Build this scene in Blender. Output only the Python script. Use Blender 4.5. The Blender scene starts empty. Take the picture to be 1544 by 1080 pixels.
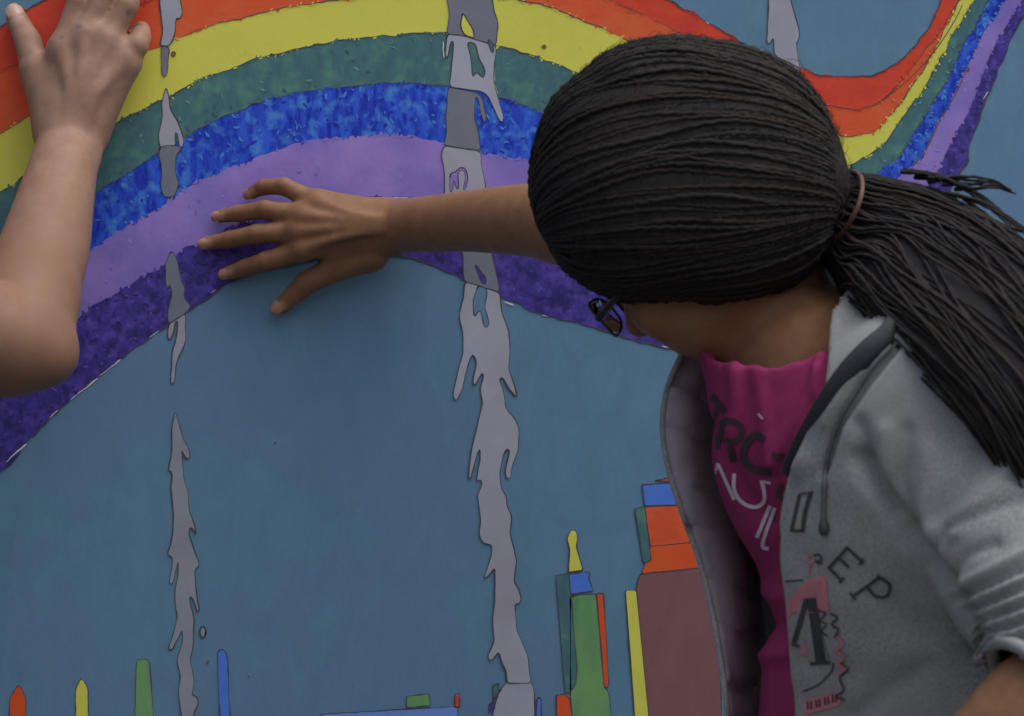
import bpy, bmesh, math, random
import numpy as np
from mathutils import Vector
from mathutils.bvhtree import BVHTree
from mathutils.geometry import delaunay_2d_cdt

random.seed(7); rng = np.random.default_rng(7)
scene = bpy.context.scene
col = scene.collection

# ------------------------------------------------------------------ camera, sky, sun
DIST = 2.2                       # camera to wall, metres
FPX = 1757.0 * DIST              # focal length in photo pixels (photo 1544 x 1080)
ZC = 1.25                        # camera height

cam = bpy.data.cameras.new('camera'); cam_o = bpy.data.objects.new('camera', cam); col.objects.link(cam_o)
cam_o.location = (0, -DIST, ZC); cam_o.rotation_euler = (math.radians(90), 0, 0)
cam.sensor_width = 36.0; cam.lens = FPX / 1544 * 36.0
cam.clip_start = 0.05; cam.clip_end = 500
cam.dof.use_dof = True; cam.dof.focus_distance = DIST - 0.03; cam.dof.aperture_fstop = 13
scene.camera = cam_o

SUN_EL, SUN_AZ = math.radians(66), math.radians(112)      # azimuth clockwise from +Y
world = bpy.data.worlds.new('World'); scene.world = world; world.use_nodes = True
nt = world.node_tree; nt.nodes.clear()
sky = nt.nodes.new('ShaderNodeTexSky'); sky.sky_type = 'NISHITA'; sky.sun_disc = False
sky.sun_elevation = SUN_EL; sky.sun_rotation = SUN_AZ; sky.dust_density = 6.0; sky.air_density = 1.0; sky.ozone_density = 1.0
hs = nt.nodes.new('ShaderNodeHueSaturation'); hs.inputs['Saturation'].default_value = 0.4
bg = nt.nodes.new('ShaderNodeBackground'); bg.inputs['Strength'].default_value = 0.125
wo = nt.nodes.new('ShaderNodeOutputWorld')
nt.links.new(sky.outputs[0], hs.inputs['Color']); nt.links.new(hs.outputs[0], bg.inputs['Color']); nt.links.new(bg.outputs[0], wo.inputs['Surface'])
sun = bpy.data.lights.new('sun', 'SUN'); sun_o = bpy.data.objects.new('sun', sun); col.objects.link(sun_o)
sun.energy = 1.0; sun.angle = math.radians(65); sun.color = (1.0, 0.98, 0.96)
sd = Vector((math.sin(SUN_AZ) * math.cos(SUN_EL), math.cos(SUN_AZ) * math.cos(SUN_EL), math.sin(SUN_EL)))
sun_o.rotation_euler = sd.to_track_quat('Z', 'Y').to_euler(); sun_o.location = (1, -3, 5)
scene.view_settings.view_transform = 'Standard'; scene.view_settings.look = 'None'
scene.view_settings.exposure = 0.2; scene.view_settings.gamma = 1.0
scene.render.resolution_x = 1024; scene.render.resolution_y = 716

# ------------------------------------------------------------------ helpers
def W(px, py, d=0.0):
    """photo pixel + distance from the wall (m) -> world point"""
    s = (DIST - d) / FPX
    return np.array([(px - 772) * s, -d, ZC + (540 - py) * s])
def topx(p):
    s = FPX / (DIST + p[..., 1])
    return 772 + p[..., 0] * s, 540 - (p[..., 2] - ZC) * s
def unit(v): v = np.array(v, float); return v / np.linalg.norm(v)

def s2l(c):
    c = np.array(c, float) / 255.0
    return np.where(c <= 0.04045, c / 12.92, ((c + 0.055) / 1.055) ** 2.4)

def tag(o, label=None, cat=None, group=None, kind=None):
    if label: o['label'] = label
    if cat: o['category'] = cat
    if group: o['group'] = group
    if kind: o['kind'] = kind
    return o
def empty(name, loc=(0, 0, 0)):
    o = bpy.data.objects.new(name, None); col.objects.link(o); o.location = loc; o.empty_display_size = 0.1; return o
def link(name, me, m=None, parent=None):
    o = bpy.data.objects.new(name, me); col.objects.link(o)
    if m is not None: me.materials.append(m)
    if parent is not None:
        o.parent = parent
        q = parent; off = Vector((0, 0, 0))
        while q is not None: off += q.location; q = q.parent
        o.location = -off
    return o
def fast_mesh(name, v, f, smooth=True):
    """v (N,3), f (M,k) arrays, every face with k corners"""
    me = bpy.data.meshes.new(name); v = np.ascontiguousarray(v, np.float32); f = np.ascontiguousarray(f, np.int32)
    me.vertices.add(len(v)); me.vertices.foreach_set('co', v.ravel())
    k = f.shape[1]; me.loops.add(f.size); me.loops.foreach_set('vertex_index', f.ravel())
    me.polygons.add(len(f)); me.polygons.foreach_set('loop_start', np.arange(0, f.size, k, dtype=np.int32))
    me.update(calc_edges=True); me.validate()
    me.polygons.foreach_set('use_smooth', np.full(len(me.polygons), smooth)); return me
def paint_attr(me, name, arr):
    a = me.attributes.new(name, 'FLOAT', 'POINT'); a.data.foreach_set('value', np.ascontiguousarray(arr, np.float32))

def catmull(pts, step=6.0):
    """smooth curve through the points, resampled evenly (any dimension)"""
    P = np.array(pts, float); P = np.vstack([2 * P[0] - P[1], P, 2 * P[-1] - P[-2]]); out = []
    for i in range(1, len(P) - 2):
        n = 12; t = np.linspace(0, 1, n, endpoint=False)[:, None]
        p0, p1, p2, p3 = P[i - 1], P[i], P[i + 1], P[i + 2]
        out.append(0.5 * (2 * p1 + (p2 - p0) * t + (2 * p0 - 5 * p1 + 4 * p2 - p3) * t ** 2 + (3 * p1 - p0 - 3 * p2 + p3) * t ** 3))
    out = np.vstack(out + [P[-2][None]])
    L = np.concatenate([[0], np.cumsum(np.linalg.norm(np.diff(out, axis=0), axis=1))])
    n = max(3, int(L[-1] / step) + 1); s = np.linspace(0, L[-1], n)
    return np.stack([np.interp(s, L, out[:, k]) for k in range(out.shape[1])], 1)

# ------------------------------------------------------------------ materials
def new_mat(name):
    m = bpy.data.materials.new(name); m.use_nodes = True; t = m.node_tree
    return m, t, t.nodes['Principled BSDF']
def node(t, typ, **kw):
    n = t.nodes.new(typ)
    for k, v in kw.items():
        if hasattr(n, k): setattr(n, k, v)
        else: n.inputs[k].default_value = v
    return n
def noise_mat(name, c1, c2, scale=30, stretch=(1, 1, 1), detail=6, lo=0.3, hi=0.7, rough=0.6, bump=0.15, bscale=300, bdist=0.001, spec=0.3, c3=None, s3=4, rot=0.0, sheen=0.0):
    m, t, b = new_mat(name)
    tc = node(t, 'ShaderNodeTexCoord'); mp = node(t, 'ShaderNodeMapping'); mp.inputs['Scale'].default_value = stretch; mp.inputs['Rotation'].default_value = (0, rot, 0)
    t.links.new(tc.outputs['Object'], mp.inputs['Vector'])
    nz = node(t, 'ShaderNodeTexNoise'); nz.inputs['Scale'].default_value = scale; nz.inputs['Detail'].default_value = detail; nz.inputs['Roughness'].default_value = 0.62; nz.inputs['Distortion'].default_value = 0.6
    t.links.new(mp.outputs[0], nz.inputs['Vector'])
    rp = node(t, 'ShaderNodeValToRGB'); rp.color_ramp.elements[0].position = lo; rp.color_ramp.elements[1].position = hi
    rp.color_ramp.elements[0].color = (*c1, 1); rp.color_ramp.elements[1].color = (*c2, 1)
    t.links.new(nz.outputs['Fac'], rp.inputs['Fac']); last = rp.outputs['Color']
    if c3 is not None:
        n3 = node(t, 'ShaderNodeTexNoise'); n3.inputs['Scale'].default_value = s3; n3.inputs['Detail'].default_value = 4; t.links.new(tc.outputs['Object'], n3.inputs['Vector'])
        r3 = node(t, 'ShaderNodeMapRange'); r3.inputs['From Min'].default_value = 0.42; r3.inputs['From Max'].default_value = 0.72; t.links.new(n3.outputs['Fac'], r3.inputs['Value'])
        mx = node(t, 'ShaderNodeMix', data_type='RGBA'); t.links.new(r3.outputs[0], mx.inputs['Factor']); t.links.new(last, mx.inputs['A']); mx.inputs['B'].default_value = (*c3, 1); r3.inputs['From Min'].default_value = 0.5 if s3 > 30 else 0.42; last = mx.outputs['Result']
    t.links.new(last, b.inputs['Base Color'])
    b.inputs['Roughness'].default_value = rough; b.inputs['Specular IOR Level'].default_value = spec
    if sheen: b.inputs['Sheen Weight'].default_value = sheen; b.inputs['Sheen Roughness'].default_value = 0.6
    if bump:
        n2 = node(t, 'ShaderNodeTexNoise'); n2.inputs['Scale'].default_value = bscale; n2.inputs['Detail'].default_value = 4; t.links.new(mp.outputs[0], n2.inputs['Vector'])
        bp = node(t, 'ShaderNodeBump'); bp.inputs['Strength'].default_value = bump; bp.inputs['Distance'].default_value = bdist
        t.links.new(n2.outputs['Fac'], bp.inputs['Height']); t.links.new(bp.outputs[0], b.inputs['Normal'])
    return m
K = 2.0          # the photo is dim: surfaces are about this much lighter than the picture shows
def alb(rgb, k=1.0): return tuple(np.clip(s2l(rgb) * K * k, 0.004, 0.85))
def paint(name, rgb, rgb2=None, scale=25, stretch=(1, 1, 1), **kw):
    kw['bump'] = kw.get('bump', .15) * .55; kw.setdefault('bscale', 220)
    rgb2 = rgb2 if rgb2 is not None else tuple(min(255, c * 1.07) for c in rgb)
    return noise_mat(name, alb(rgb), alb(rgb2), scale, stretch, **kw)

M = {}
M['teal'] = paint('teal_wall_paint', (71, 101, 123), (78, 111, 134), 26, (1.5, 1, .8), detail=8, rough=0.5, bump=0.3, bscale=160, c3=alb((77, 102, 132)), s3=5)
M['red'] = paint('red_paint', (160, 48, 36), (182, 60, 40), 36, (1, 1, 1.6), bump=0.25)
M['orange'] = paint('orange_paint', (172, 66, 36), (192, 84, 46), 34, (1, 1, 1.6), bump=0.3, c3=alb((176, 58, 36)), s3=18)
M['yellow'] = paint('yellow_paint', (164, 163, 66), (174, 172, 72), 14, bump=0.25)
M['green'] = paint('green_paint', (50, 80, 90), (60, 96, 98), 60, (1.8, 1, 0.8), bump=0.2, c3=alb((70, 112, 98)), s3=55)
M['blue'] = paint('blue_paint', (18, 36, 140), (36, 74, 205), 70, (1.6, 1, 0.6), detail=10, lo=0.40, hi=0.60, bump=0.3, c3=alb((60, 112, 224)), s3=80)
M['lilac'] = paint('lilac_paint', (98, 84, 150), (108, 93, 158), 30, bump=0.3, c3=alb((124, 104, 164)), s3=20)
M['purple'] = paint('purple_paint', (36, 30, 82), (58, 46, 124), 80, (1.2, 1, 0.9), detail=10, lo=0.38, hi=0.62, bump=0.3, c3=alb((74, 60, 140)), s3=95)
M['drip_light'] = paint('light_grey_paint', (124, 128, 142), (136, 138, 150), 18, bump=0.2, c3=alb((120, 116, 128)), s3=8)
M['drip_mid'] = paint('mid_grey_paint', (108, 112, 124), (118, 121, 132), 18, bump=0.2)
M['drip_dark'] = paint('dark_grey_paint', (88, 92, 104), (97, 101, 112), 18, bump=0.2)
M['ink'] = paint('outline_ink', (52, 50, 58), (68, 63, 70), 60, bump=0)
M['brown'] = paint('brown_paint', (96, 66, 70), (108, 74, 76), 20, (1.6, 1, 0.7), bump=0.2)
M['leaf'] = paint('leaf_green_paint', (72, 112, 80), (92, 132, 82), 26, (1.6, 1, 0.5), lo=0.35, hi=0.65, bump=0.2)
M['sky_blue'] = paint('sky_blue_paint', (84, 112, 182), (92, 120, 188), 18, bump=0.2)
M['cobalt'] = paint('cobalt_paint', (56, 92, 196), (68, 104, 206), 22, bump=0.2)
M['vermilion'] = paint('vermilion_paint', (188, 62, 30), (198, 72, 34), 20, bump=0.2)
M['fleck'] = paint('white_primer', (170, 165, 180), (180, 175, 190), 30, bump=0)
M['speck'] = paint('brown_knot', (96, 82, 48), (80, 66, 44), 60, bump=0)

def skin_mat(name, base, nail, red):
    m, t, b = new_mat(name)
    tc = node(t, 'ShaderNodeTexCoord')
    n1 = node(t, 'ShaderNodeTexNoise'); n1.inputs['Scale'].default_value = 28; n1.inputs['Detail'].default_value = 6; t.links.new(tc.outputs['Object'], n1.inputs['Vector'])
    mr = node(t, 'ShaderNodeMapRange'); mr.inputs['From Min'].default_value = 0.3; mr.inputs['From Max'].default_value = 0.7; t.links.new(n1.outputs['Fac'], mr.inputs['Value'])
    mx = node(t, 'ShaderNodeMix', data_type='RGBA'); t.links.new(mr.outputs[0], mx.inputs['Factor'])
    mx.inputs['A'].default_value = (*[c * k_ for c, k_ in zip(base, (.80, .74, .72))], 1); mx.inputs['B'].default_value = (*[c * 1.12 for c in base], 1)
    n1.inputs['Scale'].default_value = 60; n1.inputs['Roughness'].default_value = 0.7
    a2 = node(t, 'ShaderNodeAttribute'); a2.attribute_name = 'flush'
    m2 = node(t, 'ShaderNodeMix', data_type='RGBA'); t.links.new(a2.outputs['Fac'], m2.inputs['Factor']); t.links.new(mx.outputs['Result'], m2.inputs['A']); m2.inputs['B'].default_value = (*red, 1)
    a1 = node(t, 'ShaderNodeAttribute'); a1.attribute_name = 'nail'
    m1 = node(t, 'ShaderNodeMix', data_type='RGBA'); t.links.new(a1.outputs['Fac'], m1.inputs['Factor']); t.links.new(m2.outputs['Result'], m1.inputs['A']); m1.inputs['B'].default_value = (*nail, 1)
    a3 = node(t, 'ShaderNodeAttribute'); a3.attribute_name = 'stain'
    m3 = node(t, 'ShaderNodeMix', data_type='RGBA'); t.links.new(a3.outputs['Fac'], m3.inputs['Factor']); t.links.new(m1.outputs['Result'], m3.inputs['A']); m3.inputs['B'].default_value = (0.06, 0.08, 0.16, 1)
    t.links.new(m3.outputs['Result'], b.inputs['Base Color'])
    b.inputs['Roughness'].default_value = 0.55; b.inputs['Specular IOR Level'].default_value = 0.35
    b.inputs['Subsurface Weight'].default_value = 0.12; b.inputs['Subsurface Radius'].default_value = (0.01, 0.004, 0.002); b.inputs['Subsurface Scale'].default_value = 0.5
    v = node(t, 'ShaderNodeTexVoronoi'); v.inputs['Scale'].default_value = 700; t.links.new(tc.outputs['Object'], v.inputs['Vector'])
    n2 = node(t, 'ShaderNodeTexNoise'); n2.inputs['Scale'].default_value = 150; n2.inputs['Detail'].default_value = 5; t.links.new(tc.outputs['Object'], n2.inputs['Vector'])
    ad = node(t, 'ShaderNodeMath', operation='ADD'); t.links.new(v.outputs['Distance'], ad.inputs[0]); t.links.new(n2.outputs['Fac'], ad.inputs[1])
    bp = node(t, 'ShaderNodeBump'); bp.inputs['Strength'].default_value = 0.10; bp.inputs['Distance'].default_value = 0.0008; t.links.new(ad.outputs[0], bp.inputs['Height']); t.links.new(bp.outputs[0], b.inputs['Normal'])
    return m
M['skin_dark'] = skin_mat('brown_skin', alb((106, 78, 57)), alb((136, 104, 86)), alb((86, 58, 42)))
M['skin_pale'] = skin_mat('pale_skin', alb((119, 95, 81)), alb((138, 110, 98)), alb((98, 72, 57)))
M['hair'] = noise_mat('dark_hair', (0.026, 0.0255, 0.028), (0.037, 0.036, 0.038), 200, rough=0.9, bump=0.5, bscale=900, spec=0.08, c3=(0.044, 0.039, 0.037), s3=8)
M['hair_brown'] = noise_mat('brown_black_hair', (0.030, 0.026, 0.024), (0.045, 0.038, 0.034), 200, rough=0.9, bump=0.5, bscale=900, spec=0.08)
M['hair_tie'] = noise_mat('hair_tie_elastic', alb((84, 60, 50)), alb((72, 50, 42)), 300, bump=0.3)
M['fleece'] = noise_mat('heather_grey_fleece', alb((98, 100, 103)), alb((126, 128, 130)), 520, detail=2, rough=0.95, bump=0.35, bscale=700, spec=0.1, c3=alb((110, 111, 113)), s3=7, sheen=0.1)
M['lining'] = noise_mat('dark_lining', alb((118, 111, 121)), alb((130, 122, 133)), 60, rough=0.9, bump=0.3, bscale=500, spec=0.15)
M['magenta'] = noise_mat('magenta_jersey', alb((104, 34, 66)), alb((116, 40, 76)), 40, rough=0.9, bump=0.25, bscale=800, spec=0.15)
M['print_black'] = noise_mat('black_print', alb((42, 34, 42)), alb((50, 40, 48)), 200, rough=0.8, bump=0)
M['print_ink'] = noise_mat('charcoal_print', alb((44, 46, 50)), alb((56, 58, 62)), 260, rough=0.85, bump=0)
M['print_white'] = noise_mat('white_print', alb((150, 130, 146)), alb((170, 152, 165)), 200, rough=0.8, bump=0)
M['print_pink'] = noise_mat('pink_print', alb((146, 92, 100)), alb((158, 102, 110)), 200, rough=0.85, bump=0)
M['cord'] = noise_mat('grey_cord', alb((66, 68, 74)), alb((78, 80, 86)), 300, rough=.9)
M['strap'] = noise_mat('black_webbing', alb((42, 44, 50)), alb((50, 51, 57)), 300, rough=0.85, bump=0.4, bscale=900)
M['denim'] = noise_mat('denim', (0.04, 0.06, 0.12), (0.07, 0.09, 0.17), 200, rough=0.9, bump=0.3)
M['tee'] = noise_mat('navy_jersey', (0.05, 0.06, 0.09), (0.06, 0.07, 0.10), 60, rough=0.9, bump=0.2)
M['shoe'] = noise_mat('shoe_canvas', (0.05, 0.05, 0.05), (0.09, 0.09, 0.09), 80, rough=0.8)
M['frame'] = noise_mat('black_acetate', (0.012, 0.010, 0.010), (0.02, 0.016, 0.015), 60, rough=0.35, bump=0, spec=0.5)
M['eye'] = noise_mat('eye_white', (0.6, 0.58, 0.55), (0.66, 0.63, 0.6), 60, rough=0.2, bump=0)
gm, gt, gb = new_mat('lens_glass'); gb.inputs['Base Color'].default_value = (0.85, 0.95, 0.95, 1); gb.inputs['Transmission Weight'].default_value = 1.0; gb.inputs['Roughness'].default_value = 0.02; gb.inputs['IOR'].default_value = 1.2; M['glass'] = gm
M['ground'] = noise_mat('asphalt', (0.05, 0.05, 0.05), (0.08, 0.078, 0.075), 6, detail=8, rough=0.9, bump=0.4, bscale=120, c3=(0.06, 0.06, 0.06), s3=0.8)
M['concrete'] = noise_mat('wall_render', (0.30, 0.29, 0.28), (0.38, 0.37, 0.35), 9, rough=0.9, bump=0.4, bscale=120)

# ------------------------------------------------------------------ setting
me = fast_mesh('ground', [(-60, -60, 0), (60, -60, 0), (60, 60, 0), (-60, 60, 0)], [[0, 1, 2, 3]], False)
tag(link('ground', me, M['ground']), kind='structure')

wall = empty('mural_wall', (0, 0.12, 0))
tag(wall, 'teal wall painted with a rainbow arch, grey drips and toy-like towers', 'wall')
def box(name, x0, x1, y0, y1, z0, z1, m, parent, bev=0.004):
    bm = bmesh.new(); bmesh.ops.create_cube(bm, size=1.0)
    for v in bm.verts: v.co = Vector(((x0 + x1) / 2 + v.co.x * (x1 - x0), (y0 + y1) / 2 + v.co.y * (y1 - y0), (z0 + z1) / 2 + v.co.z * (z1 - z0)))
    if bev: bmesh.ops.bevel(bm, geom=bm.edges[:], offset=bev, segments=2, affect='EDGES')
    me = bpy.data.meshes.new(name); bm.to_mesh(me); bm.free(); return link(name, me, m, parent)
box('wall_slab', -3.2, 3.2, 0.0, 0.24, 0.0, 2.6, M['teal'], wall)
box('coping', -3.23, 3.23, -0.03, 0.27, 2.6, 2.67, M['concrete'], wall)

def wpts(P, y): P = np.asarray(P, float); return np.stack([(P[:, 0] - 772) / 1757, np.full(len(P), -0.15 * y), ZC + (540 - P[:, 1]) / 1757], 1)
def ribbon2d(P, w, y, name, m, parent, taper=True):
    """hand-drawn line of varying width along a pixel path, lying on the wall"""
    P = np.asarray(P, float); T = np.gradient(P, axis=0); T /= np.linalg.norm(T, axis=1)[:, None] + 1e-9
    N = np.stack([-T[:, 1], T[:, 0]], 1); n = len(P)
    ww = w * (0.75 + 0.35 * np.convolve(rng.normal(size=n + 8), np.ones(9) / 3, 'valid')[:n].clip(-1, 1))
    if taper: ww[[0, -1]] *= 0.3
    a = wpts(P + N * ww[:, None] / 2, y); b = wpts(P - N * ww[:, None] / 2, y)
    i = np.arange(n - 1); f = np.stack([i, i + 1, n + i + 1, n + i], 1)
    return link(name, fast_mesh(name, np.vstack([a, b]), f, False), m, parent)
def jag(P, amp):
    n = len(P); r = np.convolve(rng.normal(size=n + 2), [0.25, 0.5, 0.25], 'valid')[:n] * amp
    T = np.gradient(P, axis=0); T /= np.linalg.norm(T, axis=1)[:, None] + 1e-9
    return P + np.stack([-T[:, 1], T[:, 0]], 1) * r[:, None]
def patch(name, P, y, m, parent, outline=2.6, wob=0.5, oname='outline', step=5.0, closed=True, omat=None):
    """a filled painted shape with its drawn outline; straight runs get a slight hand wobble"""
    P = np.asarray(P, float); Q = []
    for a, b in zip(P, np.roll(P, -1, 0)):
        k = max(1, int(np.linalg.norm(b - a) / step)); Q.append(a + (b - a) * np.linspace(0, 1, k, endpoint=False)[:, None])
    Q = np.vstack(Q); Q = Q + rng.normal(size=Q.shape) * wob * 0.5
    Q = 0.5 * Q + 0.25 * (np.roll(Q, 1, 0) + np.roll(Q, -1, 0))
    r = delaunay_2d_cdt([Vector((float(a), float(b))) for a, b in Q], [], [list(range(len(Q)))], 1, 1e-5)
    q2 = np.array([tuple(v) for v in r[0]]); tri = np.array([list(f) for f in r[2]]); e1, e2 = q2[tri[:, 1]] - q2[tri[:, 0]], q2[tri[:, 2]] - q2[tri[:, 0]]
    cw = e1[:, 0] * e2[:, 1] - e1[:, 1] * e2[:, 0] > 0; tri[cw] = tri[cw][:, ::-1]
    me = fast_mesh(name, wpts(q2, y), tri, False); o = link(name, me, m, parent)
    if outline:
        R = np.vstack([Q, Q[:2]]); ribbon2d(R, outline, y + 0.0003, oname, omat or M['ink'], o, taper=False)
    return o

# ---- rainbow: eight drawn boundaries, seven bands
B = [
 [(-420,330),(-200,165),(0,41),(38,17),(75,-2),(190,-62),(330,-110),(520,-140),(720,-125),(880,-68),(1010,0),(1066,33),(1110,60),(1163,85),(1208,104),(1245,113),(1290,116),(1330,108),(1365,84),(1395,50),(1421,0),(1462,-90),(1540,-230)],
 [(-420,395),(-200,235),(0,111),(32,97),(110,52),(225,3),(330,-30),(480,-62),(640,-68),(780,-48),(920,0),(1000,38),(1100,95),(1180,142),(1243,160),(1300,163),(1335,146),(1370,106),(1405,63),(1433,21),(1446,-2),(1490,-85),(1565,-220)],
 [(-420,480),(-200,320),(0,202),(30,185),(55,168),(130,124),(180,100),(218,80),(250,68),(300,46),(350,30),(430,12),(515,0),(640,-12),(781,0),(837,14),(896,38),(950,63),(1050,110),(1150,170),(1259,203),(1289,204),(1317,198),(1342,176),(1373,134),(1405,81),(1430,34),(1444,9),(1456,-10),(1505,-90),(1580,-220)],
 [(-420,560),(-200,405),(0,290),(35,267),(100,226),(167,189),(245,150),(300,122),(370,95),(430,78),(520,60),(600,53),(672,51),(754,70),(831,93),(880,115),(980,170),(1100,235),(1200,262),(1278,249),(1300,240),(1335,215),(1356,184),(1388,141),(1416,92),(1440,46),(1462,14),(1472,-2),(1525,-85),(1600,-210)],
 [(-420,640),(-200,478),(0,362),(80,320),(143,291),(200,256),(237,233),(278,207),(333,179),(389,156),(444,140),(518,131),(600,125),(674,130),(724,139),(784,157),(831,175),(950,225),(1100,290),(1240,310),(1342,246),(1380,201),(1405,159),(1433,109),(1458,60),(1483,14),(1492,-2),(1545,-85),(1620,-205)],
 [(-420,730),(-200,570),(0,448),(70,412),(139,375),(185,345),(241,313),(270,290),(333,259),(407,230),(463,213),(518,207),(600,204),(668,215),(724,228),(778,240),(813,247),(950,300),(1100,345),(1250,330),(1375,252),(1398,225),(1416,182),(1440,141),(1458,99),(1483,53),(1504,18),(1518,-2),(1570,-80),(1645,-200)],
 [(-420,850),(-200,690),(0,566),(60,522),(109,488),(148,457),(197,428),(246,400),(274,376),(306,363),(365,336),(440,316),(529,300),(600,297),(700,310),(800,340),(860,372),(1000,430),(1150,450),(1300,390),(1405,270),(1419,247),(1437,211),(1465,159),(1483,109),(1500,70),(1525,28),(1541,-2),(1590,-75),(1665,-195)],
 [(-420,985),(-200,850),(0,713),(39,669),(84,622),(106,604),(148,569),(183,541),(225,509),(253,491),(281,470),(306,456),(341,428),(380,412),(450,395),(540,385),(610,387),(653,401),(696,418),(754,446),(820,475),(878,490),(970,516),(1040,528),(1180,520),(1330,440),(1447,264),(1458,233),(1483,162),(1507,102),(1529,53),(1544,25),(1560,-6),(1610,-72),(1685,-190)],
]
bands = ['red', 'orange', 'yellow', 'green', 'blue', 'lilac', 'purple']
for i in range(8):
    u = i / 7
    B[i] = [(-1350 + 470 * u, 2700), (-1250 + 450 * u, 1700 + 150 * u), (-900 + 260 * u, 880 + 370 * u)] + B[i] + [(B[i][-1][0] + 230, B[i][-1][1] - 480), (B[i][-1][0] + 330, -1250), (B[i][-1][0] + 350, -1800)]
N = 1100
def resample(P, n):
    L = np.concatenate([[0], np.cumsum(np.linalg.norm(np.diff(P, axis=0), axis=1))]); s = np.linspace(0, L[-1], n)
    return np.stack([np.interp(s, L, P[:, 0]), np.interp(s, L, P[:, 1])], 1)
BC = [jag(resample(catmull(b, 3.0), N), 1.5) for b in B]
STROKES = {'red': (0, 0), 'orange': (20, 20), 'yellow': (0, 6), 'green': (80, 60), 'blue': (320, 260), 'lilac': (70, 30), 'purple': (260, 200)}
SHADES = {'red': ((184, 66, 44), (152, 45, 35)), 'orange': ((196, 90, 52), (166, 60, 35)), 'yellow': ((176, 174, 78), (158, 156, 63)), 'green': ((74, 112, 104), (46, 75, 84)), 'blue': ((56, 102, 214), (20, 36, 130)), 'lilac': ((120, 102, 163), (92, 79, 145)), 'purple': ((72, 58, 138), (34, 28, 76))}
for nm in bands:
    for k_, sh_ in enumerate(('light', 'dark')): M[nm + '_' + sh_] = paint(nm + '_' + sh_, SHADES[nm][k_], bump=0.1)
for i, nm in enumerate(bands):
    y = 0.0006 + 0.0004 * i
    a = BC[i]; b = BC[i + 1].copy()
    if i < 6: b = b + (b - a) / np.linalg.norm(b - a, axis=1)[:, None] * 5     # runs a little under the next band
    V = np.vstack([wpts(a, y), wpts(b, y)]); k = np.arange(N - 1)
    st = link(nm + '_stripe', fast_mesh(nm + '_stripe', V, np.stack([k, N + k, N + k + 1, k + 1], 1), False), M[nm], wall)
    # dry brush marks: a lighter and a darker set inside the stripe, and ragged ends of its own colour over the edge
    idx = np.nonzero((a[:, 0] > -350) & (a[:, 0] < 1750) & (a[:, 1] > -350))[0]; thick = np.linalg.norm(BC[i + 1] - a, axis=1)
    for shade, num, mm in (('light', STROKES[nm][0], M[nm + '_light']), ('dark', STROKES[nm][1], M[nm + '_dark']), ('edge', 300, M[nm])):
        vs_, fs_ = [], []; c_ = 0
        for _ in range(num):
            j_ = int(rng.choice(idx)); edge_ = shade == 'edge'; u_ = float(rng.choice([0.0, 1.0])) if edge_ else rng.uniform(.05, .95)
            if edge_ and i == 6 and u_ == 1.0: continue
            p_ = a[j_] * (1 - u_) + BC[i + 1][j_] * u_; ac = (BC[i + 1][j_] - a[j_]) / max(thick[j_], 1); al_ = np.array([-ac[1], ac[0]])
            d_ = unit(al_ * rng.normal() * .6 + ac * rng.normal() * (.7 if not edge_ else .25)); L_ = rng.uniform(3, 11) if not edge_ else rng.uniform(4, 9); L_ = min(L_, thick[j_] * .25); w_ = rng.uniform(1.2, 4.2)
            if edge_: p_ = p_ + ac * rng.uniform(-1.2, 1.2)
            n_ = np.array([-d_[1], d_[0]]); t_ = np.array([-1, -.4, .4, 1.]); ww_ = w_ * np.array([.5, 1, .9, .4]); bend = n_ * rng.normal() * .12 * L_
            q_ = p_ + d_ * (t_ * L_ / 2)[:, None] + bend * (t_ ** 2)[:, None]
            vs_ += list(q_ + n_ * ww_[:, None] / 2) + list(q_ - n_ * ww_[:, None] / 2); fs_ += [[c_ + m_, c_ + m_ + 1, c_ + 5 + m_, c_ + 4 + m_] for m_ in range(3)]; c_ += 8
        if not fs_: continue
        vv_ = wpts(np.array(vs_), 0.0036 + 0.00005 * i + {'light': .00002, 'dark': 0, 'edge': .00035}[shade]); vv_[:, 1] -= np.repeat(np.arange(len(vv_) // 8), 8) * 6e-8
        tag(link('brush_marks', fast_mesh('brush_marks', vv_, np.array(fs_), False), mm, st), kind='stuff')
for i, w in ((0, 2.2), (1, 1.2), (2, 1.7), (3, 1.7), (4, 1.3), (7, 2.2)):
    ribbon2d(jag(BC[i], 0.5), w, 0.0042, 'stripe_outline', M['ink'], wall)
ribbon2d(catmull([(1330,152),(1372,118),(1410,76),(1440,30),(1452,5)]), 1.5, 0.0042, 'stripe_outline', M['ink'], wall)
ribbon2d(catmull([(1375,252),(1396,226),(1416,184),(1440,143),(1460,100)]), 2, 0.0042, 'stripe_outline', M['speck'], wall)
# bare primer slivers along the edges of the paint
for P in ([(106,603),(128,586),(148,570)], [(150,567),(168,554),(183,542)], [(9,697),(24,683),(40,669)], [(75,630),(88,618)], [(225,509),(240,499)],
          [(318,442),(326,437)], [(816,475),(826,477)], [(998,522),(1008,524)], [(668,62),(670,88)], [(745,100),(746,126),(750,142)],
          [(1064,33),(1070,36)], [(1146,75),(1150,78)], [(528,301),(545,297),(560,300)], [(590,298),(616,299)], [(1482,150),(1490,138)], [(760,455),(775,461)], [(700,205),(706,214)]):
    ribbon2d(jag(catmull(P, 3), .5), 2.2, 0.0046, 'primer_sliver', M['fleck'], wall)
for cx, cy, r in ((262, 82, 5), (820, 71, 4), (1459, 105, 4), (415, 668, 2), (313, 998, 3), (375, 1020, 2)):
    a = np.linspace(0, 2 * math.pi, 9, endpoint=False); patch('paint_speck', np.stack([cx + r * np.cos(a) * rng.uniform(.6, 1.3, 9), cy + r * np.sin(a) * rng.uniform(.6, 1.3, 9)], 1), 0.0046, M['speck'] if r > 2 else M['ink'], wall, outline=0, step=50)

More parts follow.
